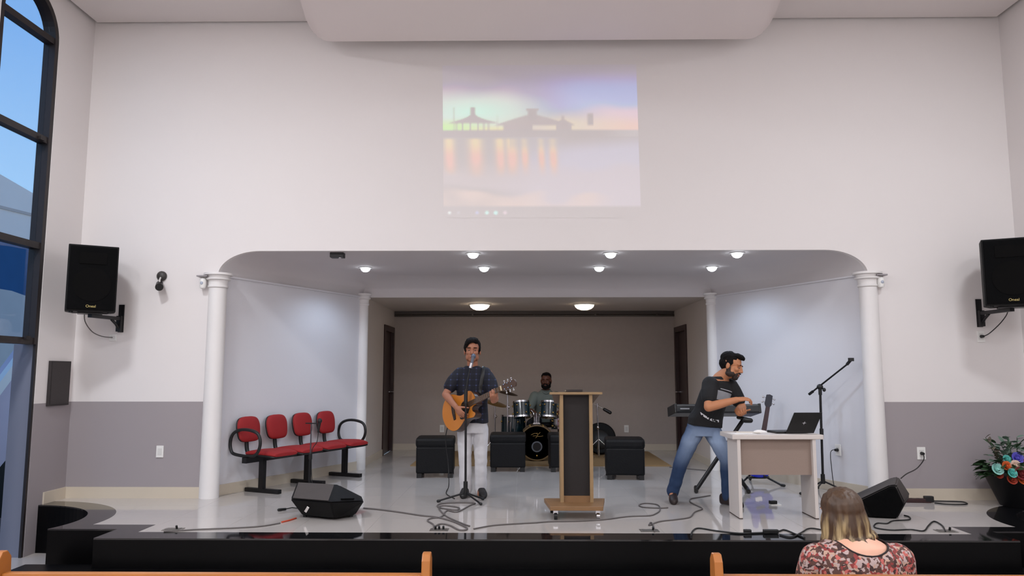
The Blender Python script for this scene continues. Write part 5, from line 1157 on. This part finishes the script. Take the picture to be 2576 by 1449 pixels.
for k in (-1, 1): part('tom_arm', MB().tube([(0.21+k*0.03, bdc.y-0.04, bdc.z+0.25), (0.21+k*0.035, bdc.y-0.06, bdc.z+0.40), (0.21+k*0.08, bdc.y-0.06, bdc.z+0.46)], 0.013).ell((0.21+k*0.045, bdc.y-0.07, bdc.z+0.40), (0.024, 0.024, 0.034)), M_chrome, bd, smooth=True)
for cx_, tilt in ((-0.010, 1), (0.385, -1)): drum_shell('tom', (cx_, 11.18, 1.195), (0.06*tilt*-1, 0.22, 1), 0.122 if tilt > 0 else 0.120, 0.215, bd, M_teal, 6, M_chrome, M_white, mat('clear_red_brown_head', (52, 24, 18), 0.4))
ft = thing('floor_tom', 'dark teal floor tom standing behind the cymbal stand', 'drum', (-0.14, 11.62, zr))
drum_shell('shell', (-0.14, 11.62, 0.90), (0.02, 0.05, 1), 0.185, 0.36, ft, M_teal, 8, M_chrome, M_white)
for a in (20, 140, 260): part('leg', MB().cyl((-0.14+0.195*math.cos(R(a)), 11.62+0.195*math.sin(R(a)), 1.0), (-0.14+0.21*math.cos(R(a)), 11.62+0.21*math.sin(R(a)), zr), 0.008), M_chrome, ft, smooth=True)
sd = thing('snare_drum', 'chrome snare drum on a stand behind the bass drum', 'drum', (0.60, 11.36, zr))
drum_shell('shell', (0.60, 11.36, 0.985), (0, 0.05, 1), 0.165, 0.14, sd, M_chrome, 8, M_chrome, M_white)
part('stand_post', MB().cyl((0.60, 11.36, zr+0.1), (0.60, 11.36, 0.91), 0.012), M_chrome, sd, smooth=True)
for a in (60, 180, 300): part('stand_leg', MB().cyl((0.60, 11.36, zr+0.22), (0.60+0.17*math.cos(R(a)), 11.36+0.17*math.sin(R(a)), zr+0.01), 0.009), M_chrome, sd, smooth=True)
def cymbal_stand(x, y, z, rc, nrm, label, mt, tall=True):
    t = thing('cymbal_stand', label, 'cymbal stand', (x, y, zr))
    nrm = V(nrm).normalized(); a, b = MB.frame(nrm); rot = Matrix((a, b, nrm)).transposed()
    part('cymbal', MB().lathe([(rc, -0.012), (rc*0.6, 0.002), (rc*0.22, 0.010), (rc*0.18, 0.022), (rc*0.08, 0.032), (0.006, 0.034), (0.006, 0.030), (rc*0.08, 0.028), (rc*0.18, 0.018), (rc*0.22, 0.006), (rc*0.6, -0.002), (rc, -0.014)], (x, y, z), rot=rot, n=36), mt, t, smooth=True)
    part('tube', MB().cyl((x, y, zr+0.12), (x, y, z+0.05), 0.010), M_chrome, t, smooth=True)
    part('clamp', MB().cyl((x, y, z-0.24), (x, y, z-0.18), 0.018).ell((x+0.02, y-0.02, z-0.21), (0.016, 0.016, 0.016)), M_chrome, t, smooth=True)
    part('wing_nut', MB().cyl((x, y, z+0.035), (x, y, z+0.06), 0.012), M_black, t, smooth=True)
    for k in (80, 200, 320): part('leg', MB().cyl((x, y, zr+0.28), (x+0.27*math.cos(R(k)), y+0.27*math.sin(R(k)), zr+0.012), 0.009), M_chrome, t, smooth=True)
    return t
cymbal_stand(-0.215, 11.10, 1.445, 0.155, (0.22, -0.10, 1), 'cymbal on a chrome stand, dark underside seen beside the guitar headstock', mat('dark_bronze_cymbal', (70, 52, 38), 0.4, metal=0.8))
cymbal_stand(-0.42, 11.75, 1.275, 0.19, (0.28, -0.16, 1), 'brass cymbal on a chrome stand half hidden behind the guitarist', M_gold)
cs_ = thing('cymbal_case', 'round black cymbal case leaning behind the chrome boom stand', 'case', (1.22, 12.05, zr))
ax = V((-0.12, -0.95, 0.22)).normalized(); a, b = MB.frame(ax); part('shell', MB().lathe([(0, -0.05), (0.23, -0.05), (0.245, -0.03), (0.245, 0.03), (0.23, 0.05), (0, 0.05)], (1.22, 12.05, zr+0.247), rot=Matrix((a, b, ax)).transposed(), n=32), M_dark, cs_, smooth=True)
part('side_pocket', MB().lathe([(0, 0.05), (0.14, 0.05), (0.15, 0.06), (0.14, 0.07), (0, 0.07)], (1.22, 12.05, zr+0.22), rot=Matrix((a, b, ax)).transposed(), n=24), M_black, cs_, smooth=True)
t = thing('microphone_stand', 'chrome tripod boom stand with a fat black microphone near the drum kit', 'microphone stand', (1.15, 11.55, zr))
part('pole', MB().cyl((1.15, 11.55, zr+0.02), (1.13, 11.55, 1.24), 0.010), M_chrome, t, smooth=True)
part('boom', MB().cyl((1.09, 11.55, 1.26), (1.24, 11.53, 1.18), 0.006), M_chrome, t, smooth=True)
part('microphone', MB().cap((1.235, 11.53, 1.182), 0.024, (1.32, 11.52, 1.135), 0.026), M_black, t, smooth=True)
part('clutch', MB().ell((1.138, 11.55, 0.91), (0.022, 0.022, 0.026)).cyl((1.13, 11.55, 1.21), (1.13, 11.55, 1.27), 0.016), M_chrome, t, smooth=True)
for a in (200, 335, 90):
    x, y = 1.148+0.22*math.cos(R(a)), 11.55+0.22*math.sin(R(a)); part('leg', MB().cyl((1.146, 11.55, 0.74), (x, y, 0.56), 0.007).cyl((x, y, 0.565), (1.15+0.07*math.cos(R(a)), 11.55+0.07*math.sin(R(a)), zr+0.012), 0.006), M_chrome, t, smooth=True)

# ================================================================= bass guitar on its stand
bo2 = V((2.70, 8.96, S+0.10)); bn = V((0.215, 0.06, 0.95)).normalized(); bz = V((0.05, -1, 0.1)); bz = (bz-bn*bz.dot(bn)).normalized(); bw = bz.cross(bn).normalized()
Bq = lambda x, y, z: bo2+bn*x+bw*y+bz*z
bg = thing('bass_guitar', 'blue electric bass guitar with a dark neck leaning on a stand behind the desk', 'guitar', (2.63, 8.98, S+0.05))
bop = [(-0.02, 0), (0.0, 0.10), (0.06, 0.16), (0.14, 0.15), (0.22, 0.115), (0.30, 0.125), (0.37, 0.12), (0.39, 0.095), (0.33, 0.06), (0.32, 0.03), (0.32, -0.03), (0.31, -0.06), (0.335, -0.10), (0.31, -0.13), (0.24, -0.12), (0.16, -0.135), (0.08, -0.165), (0.01, -0.11)]
bop = [(p.x, p.y) for p in catmull([(x, y, 0) for x, y in bop], 4, True)]
part('body', MB().prism(bop, -0.02, 0.02, lambda a, b, h: Bq(a, b, h)), mat('cobalt_blue_lacquer', (24, 40, 168), 0.15, coat=0.5), bg, tri=True)
part('neck', MB().prism([(0.24, -0.03), (0.80, -0.021), (0.80, 0.021), (0.24, 0.03)], 0.004, 0.03, lambda a, b, h: Bq(a, b, h)), mat('dark_rosewood', (70, 52, 54), 0.4), bg)
part('headstock', MB().prism([(0.80, -0.022), (0.83, -0.04), (0.94, -0.035), (0.95, 0.0), (0.94, 0.035), (0.83, 0.04), (0.80, 0.022)], 0.0, 0.018, lambda a, b, h: Bq(a, b, h)), mat('grey_black_headstock', (54, 54, 62), 0.35), bg)
for i in range(2):
    for k in (-1, 1): part('tuning_peg', MB().cyl(Bq(0.85+i*0.055, k*0.03, 0.005), Bq(0.85+i*0.055, k*0.062, 0.005), 0.005).ell(Bq(0.85+i*0.055, k*0.068, 0.005), (0.013, 0.006, 0.013)), M_chrome, bg, smooth=True)
part('pickup', MB().prism([(0.15, -0.05), (0.18, -0.05), (0.18, 0.05), (0.15, 0.05)], 0.02, 0.03, lambda a, b, h: Bq(a, b, h)), M_black, bg)
part('bridge', MB().prism([(0.04, -0.04), (0.09, -0.04), (0.09, 0.04), (0.04, 0.04)], 0.02, 0.032, lambda a, b, h: Bq(a, b, h)), M_chrome, bg)
gs = thing('guitar_stand', 'low black guitar stand with splayed legs behind the desk', 'guitar stand', (2.64, 9.05, S))
part('post', MB().cyl((2.71, 9.06, S+0.10), (2.79, 9.08, 0.95), 0.012), M_blackm, gs, smooth=True)
for x, y in ((2.48, 8.84), (2.93, 8.78), (2.72, 9.25)):
    lg = part('leg', MB().cyl((2.71, 9.04, S+0.14), (x, y, S+0.014), 0.011), M_blackm, gs, smooth=True); part('rubber_foot', MB().cap((x, y, S+0.016), 0.015, (x+(x-2.71)*0.1, y+(y-9.04)*0.1, S+0.015), 0.015), M_black, lg, smooth=True)
part('yoke', MB().tube([(2.60, 8.89, S+0.09), (2.60, 8.99, S+0.07), (2.82, 8.99, S+0.07), (2.82, 8.89, S+0.09)], 0.012), M_black, gs, smooth=True)
# ================================================================= flowers
pl = thing('planter', 'tall tapered black planter by the side wall holding artificial roses', 'planter', (4.80, 7.56, S))
part('pot', MB().lathe([(0.0, S), (0.155, S), (0.16, S+0.005), (0.275, S+0.285), (0.285, S+0.29), (0.285, S+0.30), (0.26, S+0.30), (0.25, S+0.24), (0, S+0.24)], (4.80, 7.56, 0), n=36), mat('black_matt_pot', (12, 12, 14), 0.55, spec=0.25), pl, smooth=True)
part('moss', MB().ell((4.80, 7.56, S+0.25), (0.24, 0.24, 0.05)), mat('dark_moss', (30, 40, 26), 0.9, nscale=40, namt=0.4), pl, smooth=True)
fl = thing('flower_bouquet', 'bouquet of artificial mint, orange, red and purple roses in the black planter', 'flowers', (4.73, 7.56, S+0.28))
FS = V((-0.135, -0.01, 0.005))
random.seed(11)
def rose(c, r, m, d=(0, -1, 0.45)):
    d = V(d).normalized(); a, b = MB.frame(d); mb = MB(); c = V(c)+FS
    for ring, (nn, rr, op, hh) in enumerate(((3, 0.30, 0.10, 0.55), (5, 0.62, 0.28, 0.42), (7, 1.0, 0.55, 0.2))):
        for i in range(nn):
            t_ = 2*math.pi*(i+0.37*ring)/nn; od = a*math.cos(t_)+b*math.sin(t_); tg = -a*math.sin(t_)+b*math.cos(t_)
            base = c+d*(-0.25*r)+od*rr*0.25*r; tip = c+d*(hh*r)+od*rr*r; wd = r*(0.30+0.17*ring); vs_ = []
            for j in range(4):
                q = j/3; p = base.lerp(tip, q)+od*op*0.25*r*q*q; w_ = wd*math.sin(math.pi*(0.18+0.62*q))
                for kx in (-1, 0, 1): vs_.append(p+tg*w_*kx-od*(0.18*w_*kx*kx)+d*(0.0 if kx else 0.03*r))
            o_ = [p_+od*0.003+d*0.001 for p_ in vs_]
            fs_ = [(j*3+k, j*3+k+1, j*3+k+4, j*3+k+3) for j in range(3) for k in range(2)]
            mb.add(vs_, fs_); 
    mb.ell(c, (r*0.35, r*0.35, r*0.35), n=8, m=6)
    return part('rose', mb, m, fl, smooth=True)
m_mint = mat('mint_petal', (150, 206, 196), 0.7, nscale=30, namt=0.1); m_teal = mat('teal_petal', (92, 186, 176), 0.7, nscale=30, namt=0.12); m_org = mat('orange_petal', (200, 92, 40), 0.7, nscale=30, namt=0.15); m_wine = mat('wine_red_petal', (120, 36, 38), 0.7, nscale=30, namt=0.15); m_blush = mat('blush_petal', (224, 196, 178), 0.7, nscale=30, namt=0.08); m_pur = mat('violet_petal', (96, 88, 190), 0.7, nscale=30, namt=0.12); m_rust = mat('rust_petal', (160, 56, 34), 0.7, nscale=30, namt=0.15)
for x, y, z, r_, m_ in ((4.625, 7.36, 0.815, 0.050, m_mint), (4.715, 7.36, 0.845, 0.042, m_org), (4.73, 7.31, 0.785, 0.040, m_teal), (4.80, 7.36, 0.850, 0.046, m_blush), (4.815, 7.31, 0.780, 0.056, m_wine), (4.735, 7.33, 0.725, 0.044, m_rust), (4.83, 7.32, 0.725, 0.044, m_org), (4.845, 7.40, 0.915, 0.050, m_pur), (4.90, 7.32, 0.785, 0.046, m_teal), (4.94, 7.38, 0.875, 0.05, m_wine), (4.77, 7.44, 0.90, 0.036, m_teal), (4.66, 7.40, 0.76, 0.036, m_rust), (4.98, 7.34, 0.79, 0.05, m_mint), (5.03, 7.42, 0.85, 0.045, m_org)): rose((x, y, z), r_, m_)
m_l1 = mat('dark_green_leaf', (44, 70, 40), 0.6, nscale=20, namt=0.2); m_l2 = mat('eucalyptus_leaf', (104, 128, 112), 0.6, nscale=20, namt=0.15); m_l3 = mat('brown_leaf', (96, 86, 74), 0.6, nscale=20, namt=0.15)
def leaf_mesh(L, w_):
    vs_ = []; n_ = 5
    for i in range(n_+1):
        q = i/n_; wd = w_*math.sin(math.pi*min(1, 0.06+q*0.94))**0.8
        for k in (-1, 0, 1): vs_.append((q*L, k*wd, -0.25*L*q*q+(0.12*w_ if k else 0)))
    return MB().add(vs_, [(i*3+k, i*3+k+1, i*3+k+4, i*3+k+3) for i in range(n_) for k in range(2)]).mesh('leaf', smooth=True)
lm = [(leaf_mesh(0.11, 0.024), m_l1), (leaf_mesh(0.07, 0.026), m_l2), (leaf_mesh(0.06, 0.020), m_l3), (leaf_mesh(0.13, 0.030), m_l1)]
for me_, mm in lm: me_.materials.append(mm)
def leaf(k, p, d, roll=0):
    d = V(d).normalized(); z = V((0, 0, 1)); y = z.cross(d); y = y.normalized() if y.length > 0.05 else V((0, 1, 0)); zz = d.cross(y); m3 = Matrix((d, y, zz)).transposed() @ Matrix.Rotation(roll, 3, 'X')
    o = link('leaf', lm[k][0], None, fl, V(p)+FS-V(fl.location)); o.rotation_euler = m3.to_euler(); s_ = random.uniform(0.8, 1.15); o.scale = (s_, s_, s_)
for i in range(70):      # low skirt of dark leaves
    a = R(random.uniform(150, 290)); d = V((math.cos(a), math.sin(a)*0.7, random.uniform(-0.25, 0.5))); leaf(random.choice((0, 3, 0)), V((4.82, 7.48, random.uniform(0.74, 0.88)))+V((d.x*0.22, d.y*0.12, 0)), d, random.uniform(-0.6, 0.6))
for i in range(60):      # grey-green foliage above
    a = R(random.uniform(0, 360)); leaf(random.choice((1, 1, 0)), (4.86+0.17*math.cos(a)*random.random()**0.5, 7.52+0.08*math.sin(a), random.uniform(0.86, 1.04)), (math.cos(a), -0.3+math.sin(a)*0.5, random.uniform(0, 1.1)), random.uniform(-0.8, 0.8))
stems = MB()
for tip, kk in (((4.59, 7.45, 1.10), 2), ((4.62, 7.42, 1.00), 2), ((4.83, 7.5, 1.10), 1), ((4.92, 7.5, 1.10), 1), ((4.76, 7.5, 1.04), 1)):
    pts = catmull([(4.84, 7.55, 0.72), ((4.84+tip[0])/2+0.02, 7.50, (0.72+tip[2])/2), tip], 6); stems.tube([p_+FS for p_ in pts], 0.003, 6)
    for i in range(5, 13):
        p = pts[i]; leaf(kk, p, (random.uniform(-1, 1), random.uniform(-1, 0.2), random.uniform(0.1, 0.9)), random.uniform(-0.5, 0.5))
part('stems', stems, m_l1, fl, smooth=True)

# ================================================================= pews and the seated woman
def pew(x0, x1, label):
    t = thing('pew', label, 'pew', ((x0+x1)/2, 3.25, 0), 0, 'wooden pews')
    part('backrest', MB().add([(x0, 3.08, 0.42), (x1, 3.08, 0.42), (x1, 3.10, 0.42), (x0, 3.10, 0.42), (x0, 3.095, 0.90), (x1, 3.095, 0.90), (x1, 3.115, 0.90), (x0, 3.115, 0.90)], [(0, 3, 2, 1), (4, 5, 6, 7), (0, 1, 5, 4), (1, 2, 6, 5), (2, 3, 7, 6), (3, 0, 4, 7)]), M_wood, t)
    part('top_rail', MB().bx(x0, x1, 3.085, 3.125, 0.895, 0.930), M_wood, t, bevel=0.008)
    part('seat', MB().bx(x0, x1, 3.12, 3.55, 0.40, 0.43), M_wood, t, bevel=0.006)
    for x in (x0-0.034, x1):
        pr_ = [(3.02, 0.0), (3.58, 0.0), (3.58, 0.10), (3.52, 0.40), (3.56, 0.60), (3.48, 0.66), (3.25, 0.66), (3.17, 0.72), (3.15, 0.90), (3.145, 0.985), (3.12, 1.012), (3.09, 1.012), (3.07, 0.985), (3.06, 0.90), (3.04, 0.4)]
        part('end_panel', MB().prism(pr_, x, x+0.034, lambda a, b, h: (h, a, b)), M_wood, t, tri=True, bevel=0.005)
pew(-2.075, -0.398, 'orange wood pew whose back rail runs below the red seats side'.replace(' side', ''))
pew(0.785, 3.30, 'orange wood pew on which the woman in the floral blouse sits')
t = thing('person', 'person with long brown and blonde hair in a floral blouse sitting on the pew', 'person', (1.40, 3.32, 0.43))
hs = 0.95; hc = V((1.395, 3.42, 1.10)); mb, P, rot = head_parts(hc, (-0.12, 1, 0.0), V((-0.08, 0, 1)), hs, (1.412, 3.385, 0.95), 0.058)
mb.loft([((1.41, 3.33, 0.46), X_*0.19, Y_*0.12), ((1.42, 3.31, 0.70), X_*0.175, Y_*0.115), ((1.425, 3.315, 0.92), X_*0.175, Y_*0.10), ((1.42, 3.335, 0.995), X_*0.13, Y_*0.085), ((1.412, 3.36, 1.03), X_*0.075, Y_*0.065)], 24)
for k, sx in ((-1, 1.258), (1, 1.582)):
    e_ = V((sx+k*0.04, 3.40, 0.66)); h_ = V((sx-k*0.10, 3.58, 0.60)); mb.chain([(V((sx, 3.33, 0.94)), 0.050), (e_, 0.045), (h_, 0.03)]); hand(mb, h_, (-k*0.4, 0.9, -0.1), (0, 0, -1), k, (0.3, 0.4, 0.4), s=0.9)
    hp = V((1.41+k*0.10, 3.36, 0.515)); kn = V((1.41+k*0.12, 3.72, 0.52)); an = V((1.41+k*0.12, 3.76, 0.08)); mb.chain([(hp, 0.085), (kn, 0.06), (an, 0.038)]); mb.cap(an, 0.035, an+V((0, 0.12, -0.04)), 0.03)
skinpart('body', mb, M_skin4, t, 0.006, 3); face_parts(t, P, rot, hs)
bl_m = MB()
rgs = []
for z, wx, wy, cx, cy in ((0.44, 0.215, 0.145, 1.41, 3.335), (0.60, 0.205, 0.14, 1.415, 3.325), (0.75, 0.20, 0.135, 1.42, 3.32), (0.88, 0.198, 0.125, 1.422, 3.325), (0.955, 0.188, 0.112, 1.42, 3.33), (0.995, 0.155, 0.095, 1.418, 3.34), (1.015, 0.11, 0.08, 1.415, 3.35)): rgs.append(((cx, cy, z), X_*wx, Y_*wy))
bl_m.loft(rgs, 30, 2.3)
for k, sx in ((-1, 1.255), (1, 1.585)):
    bl_m.chain([(V((sx, 3.335, 0.93)), 0.076), (V((sx+k*0.020, 3.36, 0.82)), 0.076), (V((sx+k*0.055, 3.40, 0.66)), 0.074)])
bo_m = remeshed(bl_m, 'blouse', 0.006, 5, wloc(t), disp=fold(0.004, 10, 8, 6))
# cut the scooped neckline: an inclined round opening at the back of the neck
bm = bmesh.new(); bm.from_mesh(bo_m); L0 = V((1.435, 3.29, 1.030))-wloc(t)
kill = [v for v in bm.verts if ((v.co.x-L0.x)/0.108)**2+((v.co.y-L0.y-0.05)/0.16)**2+((v.co.z-L0.z)/0.078)**2 < 1]
bmesh.ops.delete(bm, geom=kill, context='VERTS'); edge_loop = [v.co+wloc(t) for v in bm.verts if v.is_boundary]; bm.to_mesh(bo_m); bm.free()
bl_o = link('blouse', bo_m, M_blouse, t)
cxy = sum(edge_loop, V())/len(edge_loop); edge_loop.sort(key=lambda p: math.atan2(p.y-cxy.y, p.x-cxy.x))
if len(edge_loop) > 24:
    sm2 = []; stp_ = 36; n0 = len(edge_loop)
    for i in range(stp_):
        seg = [edge_loop[j % n0] for j in range(int(i*n0/stp_)-2, int((i+1)*n0/stp_)+3)]; sm2.append(sum(seg, V())/len(seg))
    part('neckline_binding', MB().tube(sm2, 0.0038, 8, closed=True), mat('dark_binding', (36, 26, 26), 0.8), t, smooth=True)
skb = MB()
for k in (-1, 1): skb.chain([(V((1.41+k*0.10, 3.36, 0.52)), 0.10), (V((1.41+k*0.12, 3.72, 0.525)), 0.075), (V((1.41+k*0.12, 3.76, 0.14)), 0.06)])
skinpart('trousers', skb, mat('dark_blue_trousers', (36, 42, 62), 0.85), t, 0.009, 4)
for k in (-1, 1):
    s_ = MB(); shoe(s_, V((1.41+k*0.12, 3.76, 0.08)), V((1.41+k*0.12, 3.96, 0)), 0.0, 0.92); skinpart('shoe', s_, M_shoe, t, 0.008, 2)
# hair: cap plus hanging, flicked-out locks
hb = MB(); E_ = lambda x, y, z, a, b_, d: hb.ell(P(x, y, z), (a*hs, b_*hs, d*hs), rot)
E_(0, -0.022, 0.045, 0.090, 0.106, 0.090); E_(0, -0.050, -0.02, 0.090, 0.078, 0.105)
random.seed(5)
for i in range(30):
    a = R(-184+i*188/29.0); sx, sy = math.cos(a), math.sin(a); q = random.uniform(-1, 1)
    top = P(0.058*sx, -0.02+0.066*sy, 0.06); mid = P(0.081*sx, -0.02+0.088*sy, -0.02); e1 = P(0.086*sx+0.008*q*sy, -0.02+0.092*sy, -0.072+0.010*q)
    le = 0.040 if sx < -0.3 else 0.028
    e2 = e1+(rot @ V((sx, sy, 0)))*(0.012+0.014*random.random())+V((0.012*q, 0, -le+0.012*random.random()))
    e3 = e2+(rot @ V((sx, sy, 0)))*(0.016*random.random()+0.004)+V((0.008*q, 0, -0.012+0.014*random.random()))
    pts = catmull([top, mid, e1, e2, e3], 4); m_ = len(pts)
    hb.tube(pts, 0.02, 8, rr=[0.026*(1-0.72*(k_/(m_-1))**2.2) for k_ in range(m_)])
skinpart('hair', hb, M_hairw, t, 0.0045, 2, lambda co: 0.004*noise.noise(V((co.x*60+co.z*14, co.y*60, co.z*9))))

# ================================================================= cables and sockets on the stage floor
zf = S+0.0065
def fcable(nm, pts, m, label, r=0.006, k=5): return cable(nm, [(x, y, zf) for x, y in pts], m, label, r, k)
fcable('stage_cable', [(-1.50, 7.30), (-1.36, 7.24), (-1.13, 7.10), (-0.91, 6.94), (-0.76, 6.86), (-0.60, 6.67), (-0.47, 6.43), (-0.46, 6.32), (-0.52, 6.32), (-0.61, 6.50), (-0.69, 6.56), (-0.73, 6.45)], M_cable, 'thick grey cable from the floor monitor to the stage edge before the singer', 0.008)
fcable('stage_cable', [(-0.72, 6.30), (-0.75, 6.53), (-0.82, 6.70), (-0.80, 6.81), (-0.72, 6.88), (-0.70, 7.18), (-0.60, 7.12), (-0.51, 7.45), (-0.47, 7.60), (-0.65, 7.62), (-0.80, 7.55), (-0.81, 7.39), (-0.73, 7.28), (-0.61, 7.22), (-0.61, 7.35), (-0.76, 7.45), (-0.79, 7.32), (-0.69, 6.94), (-0.56, 6.67), (-0.44, 6.47)], M_cable, 'tangle of grey cable coiled under the singer\'s microphone stand', 0.007)
fcable('stage_cable', [(-0.40, 6.36), (-0.25, 6.50), (-0.08, 6.57), (0.09, 6.62), (0.26, 6.68), (0.47, 6.70), (0.72, 6.78), (0.94, 6.92), (1.13, 6.96), (1.21, 7.06), (1.28, 7.24), (1.31, 7.52), (1.21, 7.61), (1.13, 7.52), (1.15, 7.39), (1.30, 7.35), (1.38, 7.37)], M_cable, 'grey cable running past the lectern with a loop near the keyboard player')
fcable('stage_cable', [(1.06, 6.26), (1.10, 6.58), (1.09, 6.64), (1.06, 6.52), (1.12, 6.62), (1.20, 6.71), (1.33, 6.78), (1.48, 6.89), (1.58, 7.14), (1.69, 7.31), (1.68, 7.48), (1.66, 7.66), (1.68, 7.80), (1.72, 7.90), (1.82, 7.98), (1.96, 8.10)], M_cable, 'grey cable winding from the stage edge between the keyboard player\'s shoes')
fcable('stage_cable', [(-2.89, 6.23), (-2.78, 6.26), (-2.64, 6.31), (-2.34, 6.38), (-2.17, 6.45), (-2.06, 6.58)], M_cable, 'grey cable from the floor socket near the round steps to the monitor')
fcable('stage_cable', [(-2.06, 6.62), (-2.02, 6.70), (-1.99, 6.80)], M_orangec, 'short orange cable end beside the monitor foot', 0.007)
fcable('stage_cable', [(1.32, 6.12), (1.38, 6.31), (1.45, 6.41), (1.56, 6.31), (1.70, 6.22), (1.79, 6.22), (1.92, 6.24), (2.00, 6.24), (2.07, 6.30), (2.13, 6.35), (2.16, 6.20), (2.18, 6.05)], M_cableb, 'black cable wriggling along the stage edge before the desk', 0.007)
fcable('stage_cable', [(2.03, 6.17), (2.07, 6.09), (2.13, 6.12), (2.25, 6.28), (2.37, 6.42), (2.50, 6.31), (2.7, 6.45)], M_cableb, 'black cable crossing the granite edge towards the seated woman')
fcable('stage_cable', [(3.42, 7.00), (3.43, 6.93), (3.36, 6.80), (3.20, 6.75), (3.09, 6.63), (3.01, 6.64), (2.91, 6.46), (2.99, 6.36), (3.16, 6.38), (3.24, 6.33), (3.39, 6.54), (3.54, 6.73), (3.51, 6.55), (3.40, 6.30)], M_cableb, 'black cable looping from the tipped monitor to the floor socket')
fcable('stage_cable', [(4.06, 7.79), (4.21, 7.77), (4.36, 7.74), (4.34, 7.62), (4.25, 7.58), (4.12, 7.60), (4.05, 7.67)], M_cableb, 'loop of black cable beside the power strip')
fcable('stage_cable', [(2.00, 10.50), (2.12, 10.40), (2.25, 10.29), (2.41, 10.16)], M_cable, 'thin cable beside the rug near the rear column')
cable('guitar_cable', [G(0.02, -0.06, -0.06), V((-0.80, 8.0, 1.05)), V((-0.79, 8.2, 0.75)), V((-0.81, 8.5, 0.50)), V((-0.82, 8.35, zf)), V((-0.80, 8.15, zf)), V((-0.75, 8.0, zf)), V((-0.69, 7.86, zf))], M_cableb, 'black cable hanging from the acoustic guitar to the floor', 0.005)
cable('power_cable', [(4.058, YF-0.05, 0.905), (4.03, YF-0.10, 0.86), (3.93, 7.70, 0.80), (3.78, 7.50, 0.79), (3.60, 7.28, 0.785), (3.47, 7.125, 0.765)], M_cableb, 'black power cable from the grey dado socket to the tipped monitor', 0.005)
cable('power_cable', [(on_splay(8.35)-0.045, 8.33, 0.905), (3.30, 8.28, 0.88), (3.30, 8.27, 0.70), (3.31, 8.26, 0.55), (3.30, 8.15, zf), (3.25, 7.8, zf), (3.15, 7.4, zf), (3.12, 7.2, zf)], M_cableb, 'thin power cable dropping from the socket on the slanted wall', 0.004)
t = thing('power_strip', 'dark maroon power strip on the floor by the tipped monitor', 'power strip', (3.86, 7.73, S))
pr_ = Matrix.Rotation(R(-4), 3, 'Z'); part('body', MB().box((3.85, 7.735, S+0.02), (0.38, 0.05, 0.04), pr_), mat('maroon_plastic', (52, 26, 26), 0.5), t, bevel=0.006)
part('plug', MB().box((4.02, 7.72, S+0.035), (0.09, 0.045, 0.06), pr_), M_black, t, bevel=0.01)
for i in range(4): part('socket_hole', MB().lathe([(0, S+0.0405), (0.016, S+0.0405)], (3.71+i*0.07, 7.745-i*0.005, 0), n=12), M_dark, t)
for x, y, lb in ((-2.86, 6.33, 'metal floor socket flap near the round steps'), (-0.68, 6.34, 'metal floor socket flap with plugs before the singer'), (1.03, 6.33, 'metal floor socket flap before the lectern'), (3.43, 6.35, 'metal floor socket flap near the tipped monitor')):
    t = thing('floor_socket', lb, 'floor socket', (x, y, S), 0, 'floor sockets along the stage edge')
    part('frame', MB().bx(x-0.075, x+0.075, y-0.055, y+0.055, S, S+0.004), mat('steel_plate', (150, 146, 142), 0.3, metal=0.7), t)
    part('lid', MB().bx(x-0.055, x+0.055, y-0.04, y+0.04, S+0.004, S+0.007), mat('dark_steel', (120, 116, 112), 0.4, metal=0.5), t)
    for k in ((0.03,) if abs(x+0.68) > 0.1 else (-0.03, 0.0, 0.035)): part('plug', MB().cyl((x+k, y, S+0.006), (x+k, y-0.01, S+0.032), 0.009), M_black, t, smooth=True)
t = thing('cable_plug', 'black jack plug lying on the tiles beside the floor monitor', 'plug', (-2.22, 7.2, S))
part('body', MB().cap((-2.26, 7.16, S+0.014), 0.013, (-2.21, 7.20, S+0.014), 0.011), M_black, t, smooth=True); part('lead', MB().tube([(-2.21, 7.20, S+0.014), (-2.16, 7.24, S+0.02), (-2.10, 7.25, S+0.012)], 0.005), M_cableb, t, smooth=True)
t = thing('plug_adapter', 'small black adapter on a white pad under the desk', 'adapter', (2.44, 7.60, S))
part('pad', MB().box((2.46, 7.58, S+0.004), (0.10, 0.08, 0.008)), M_white, t); part('body', MB().box((2.44, 7.58, S+0.024), (0.07, 0.045, 0.032), Matrix.Rotation(R(10), 3, 'Z')), M_black, t, bevel=0.006)
for x in (1.795, 1.98): solo('cable_connector', MB().box((x, 6.235, S+0.018), (0.06 if x < 1.9 else 0.12, 0.035, 0.03)), M_black, 'small square black connector on the cable along the stage edge' if x < 1.9 else 'long black cable adapter on the cable along the stage edge', 'connector', bevel=0.006)
t = thing('ceiling_vent', 'small dark vent grille in the underside of the dropped ceiling', 'vent', (-0.22, 6.62, 5.19))
part('frame', MB().bx(-0.30, -0.12, 6.45, 6.70, 5.192, 5.20), mat('vent_frame', (120, 112, 106), 0.6), t)
for i in range(4): part('slat', MB().bx(-0.285, -0.135, 6.47+i*0.055, 6.50+i*0.055, 5.186, 5.192), M_dark, t)
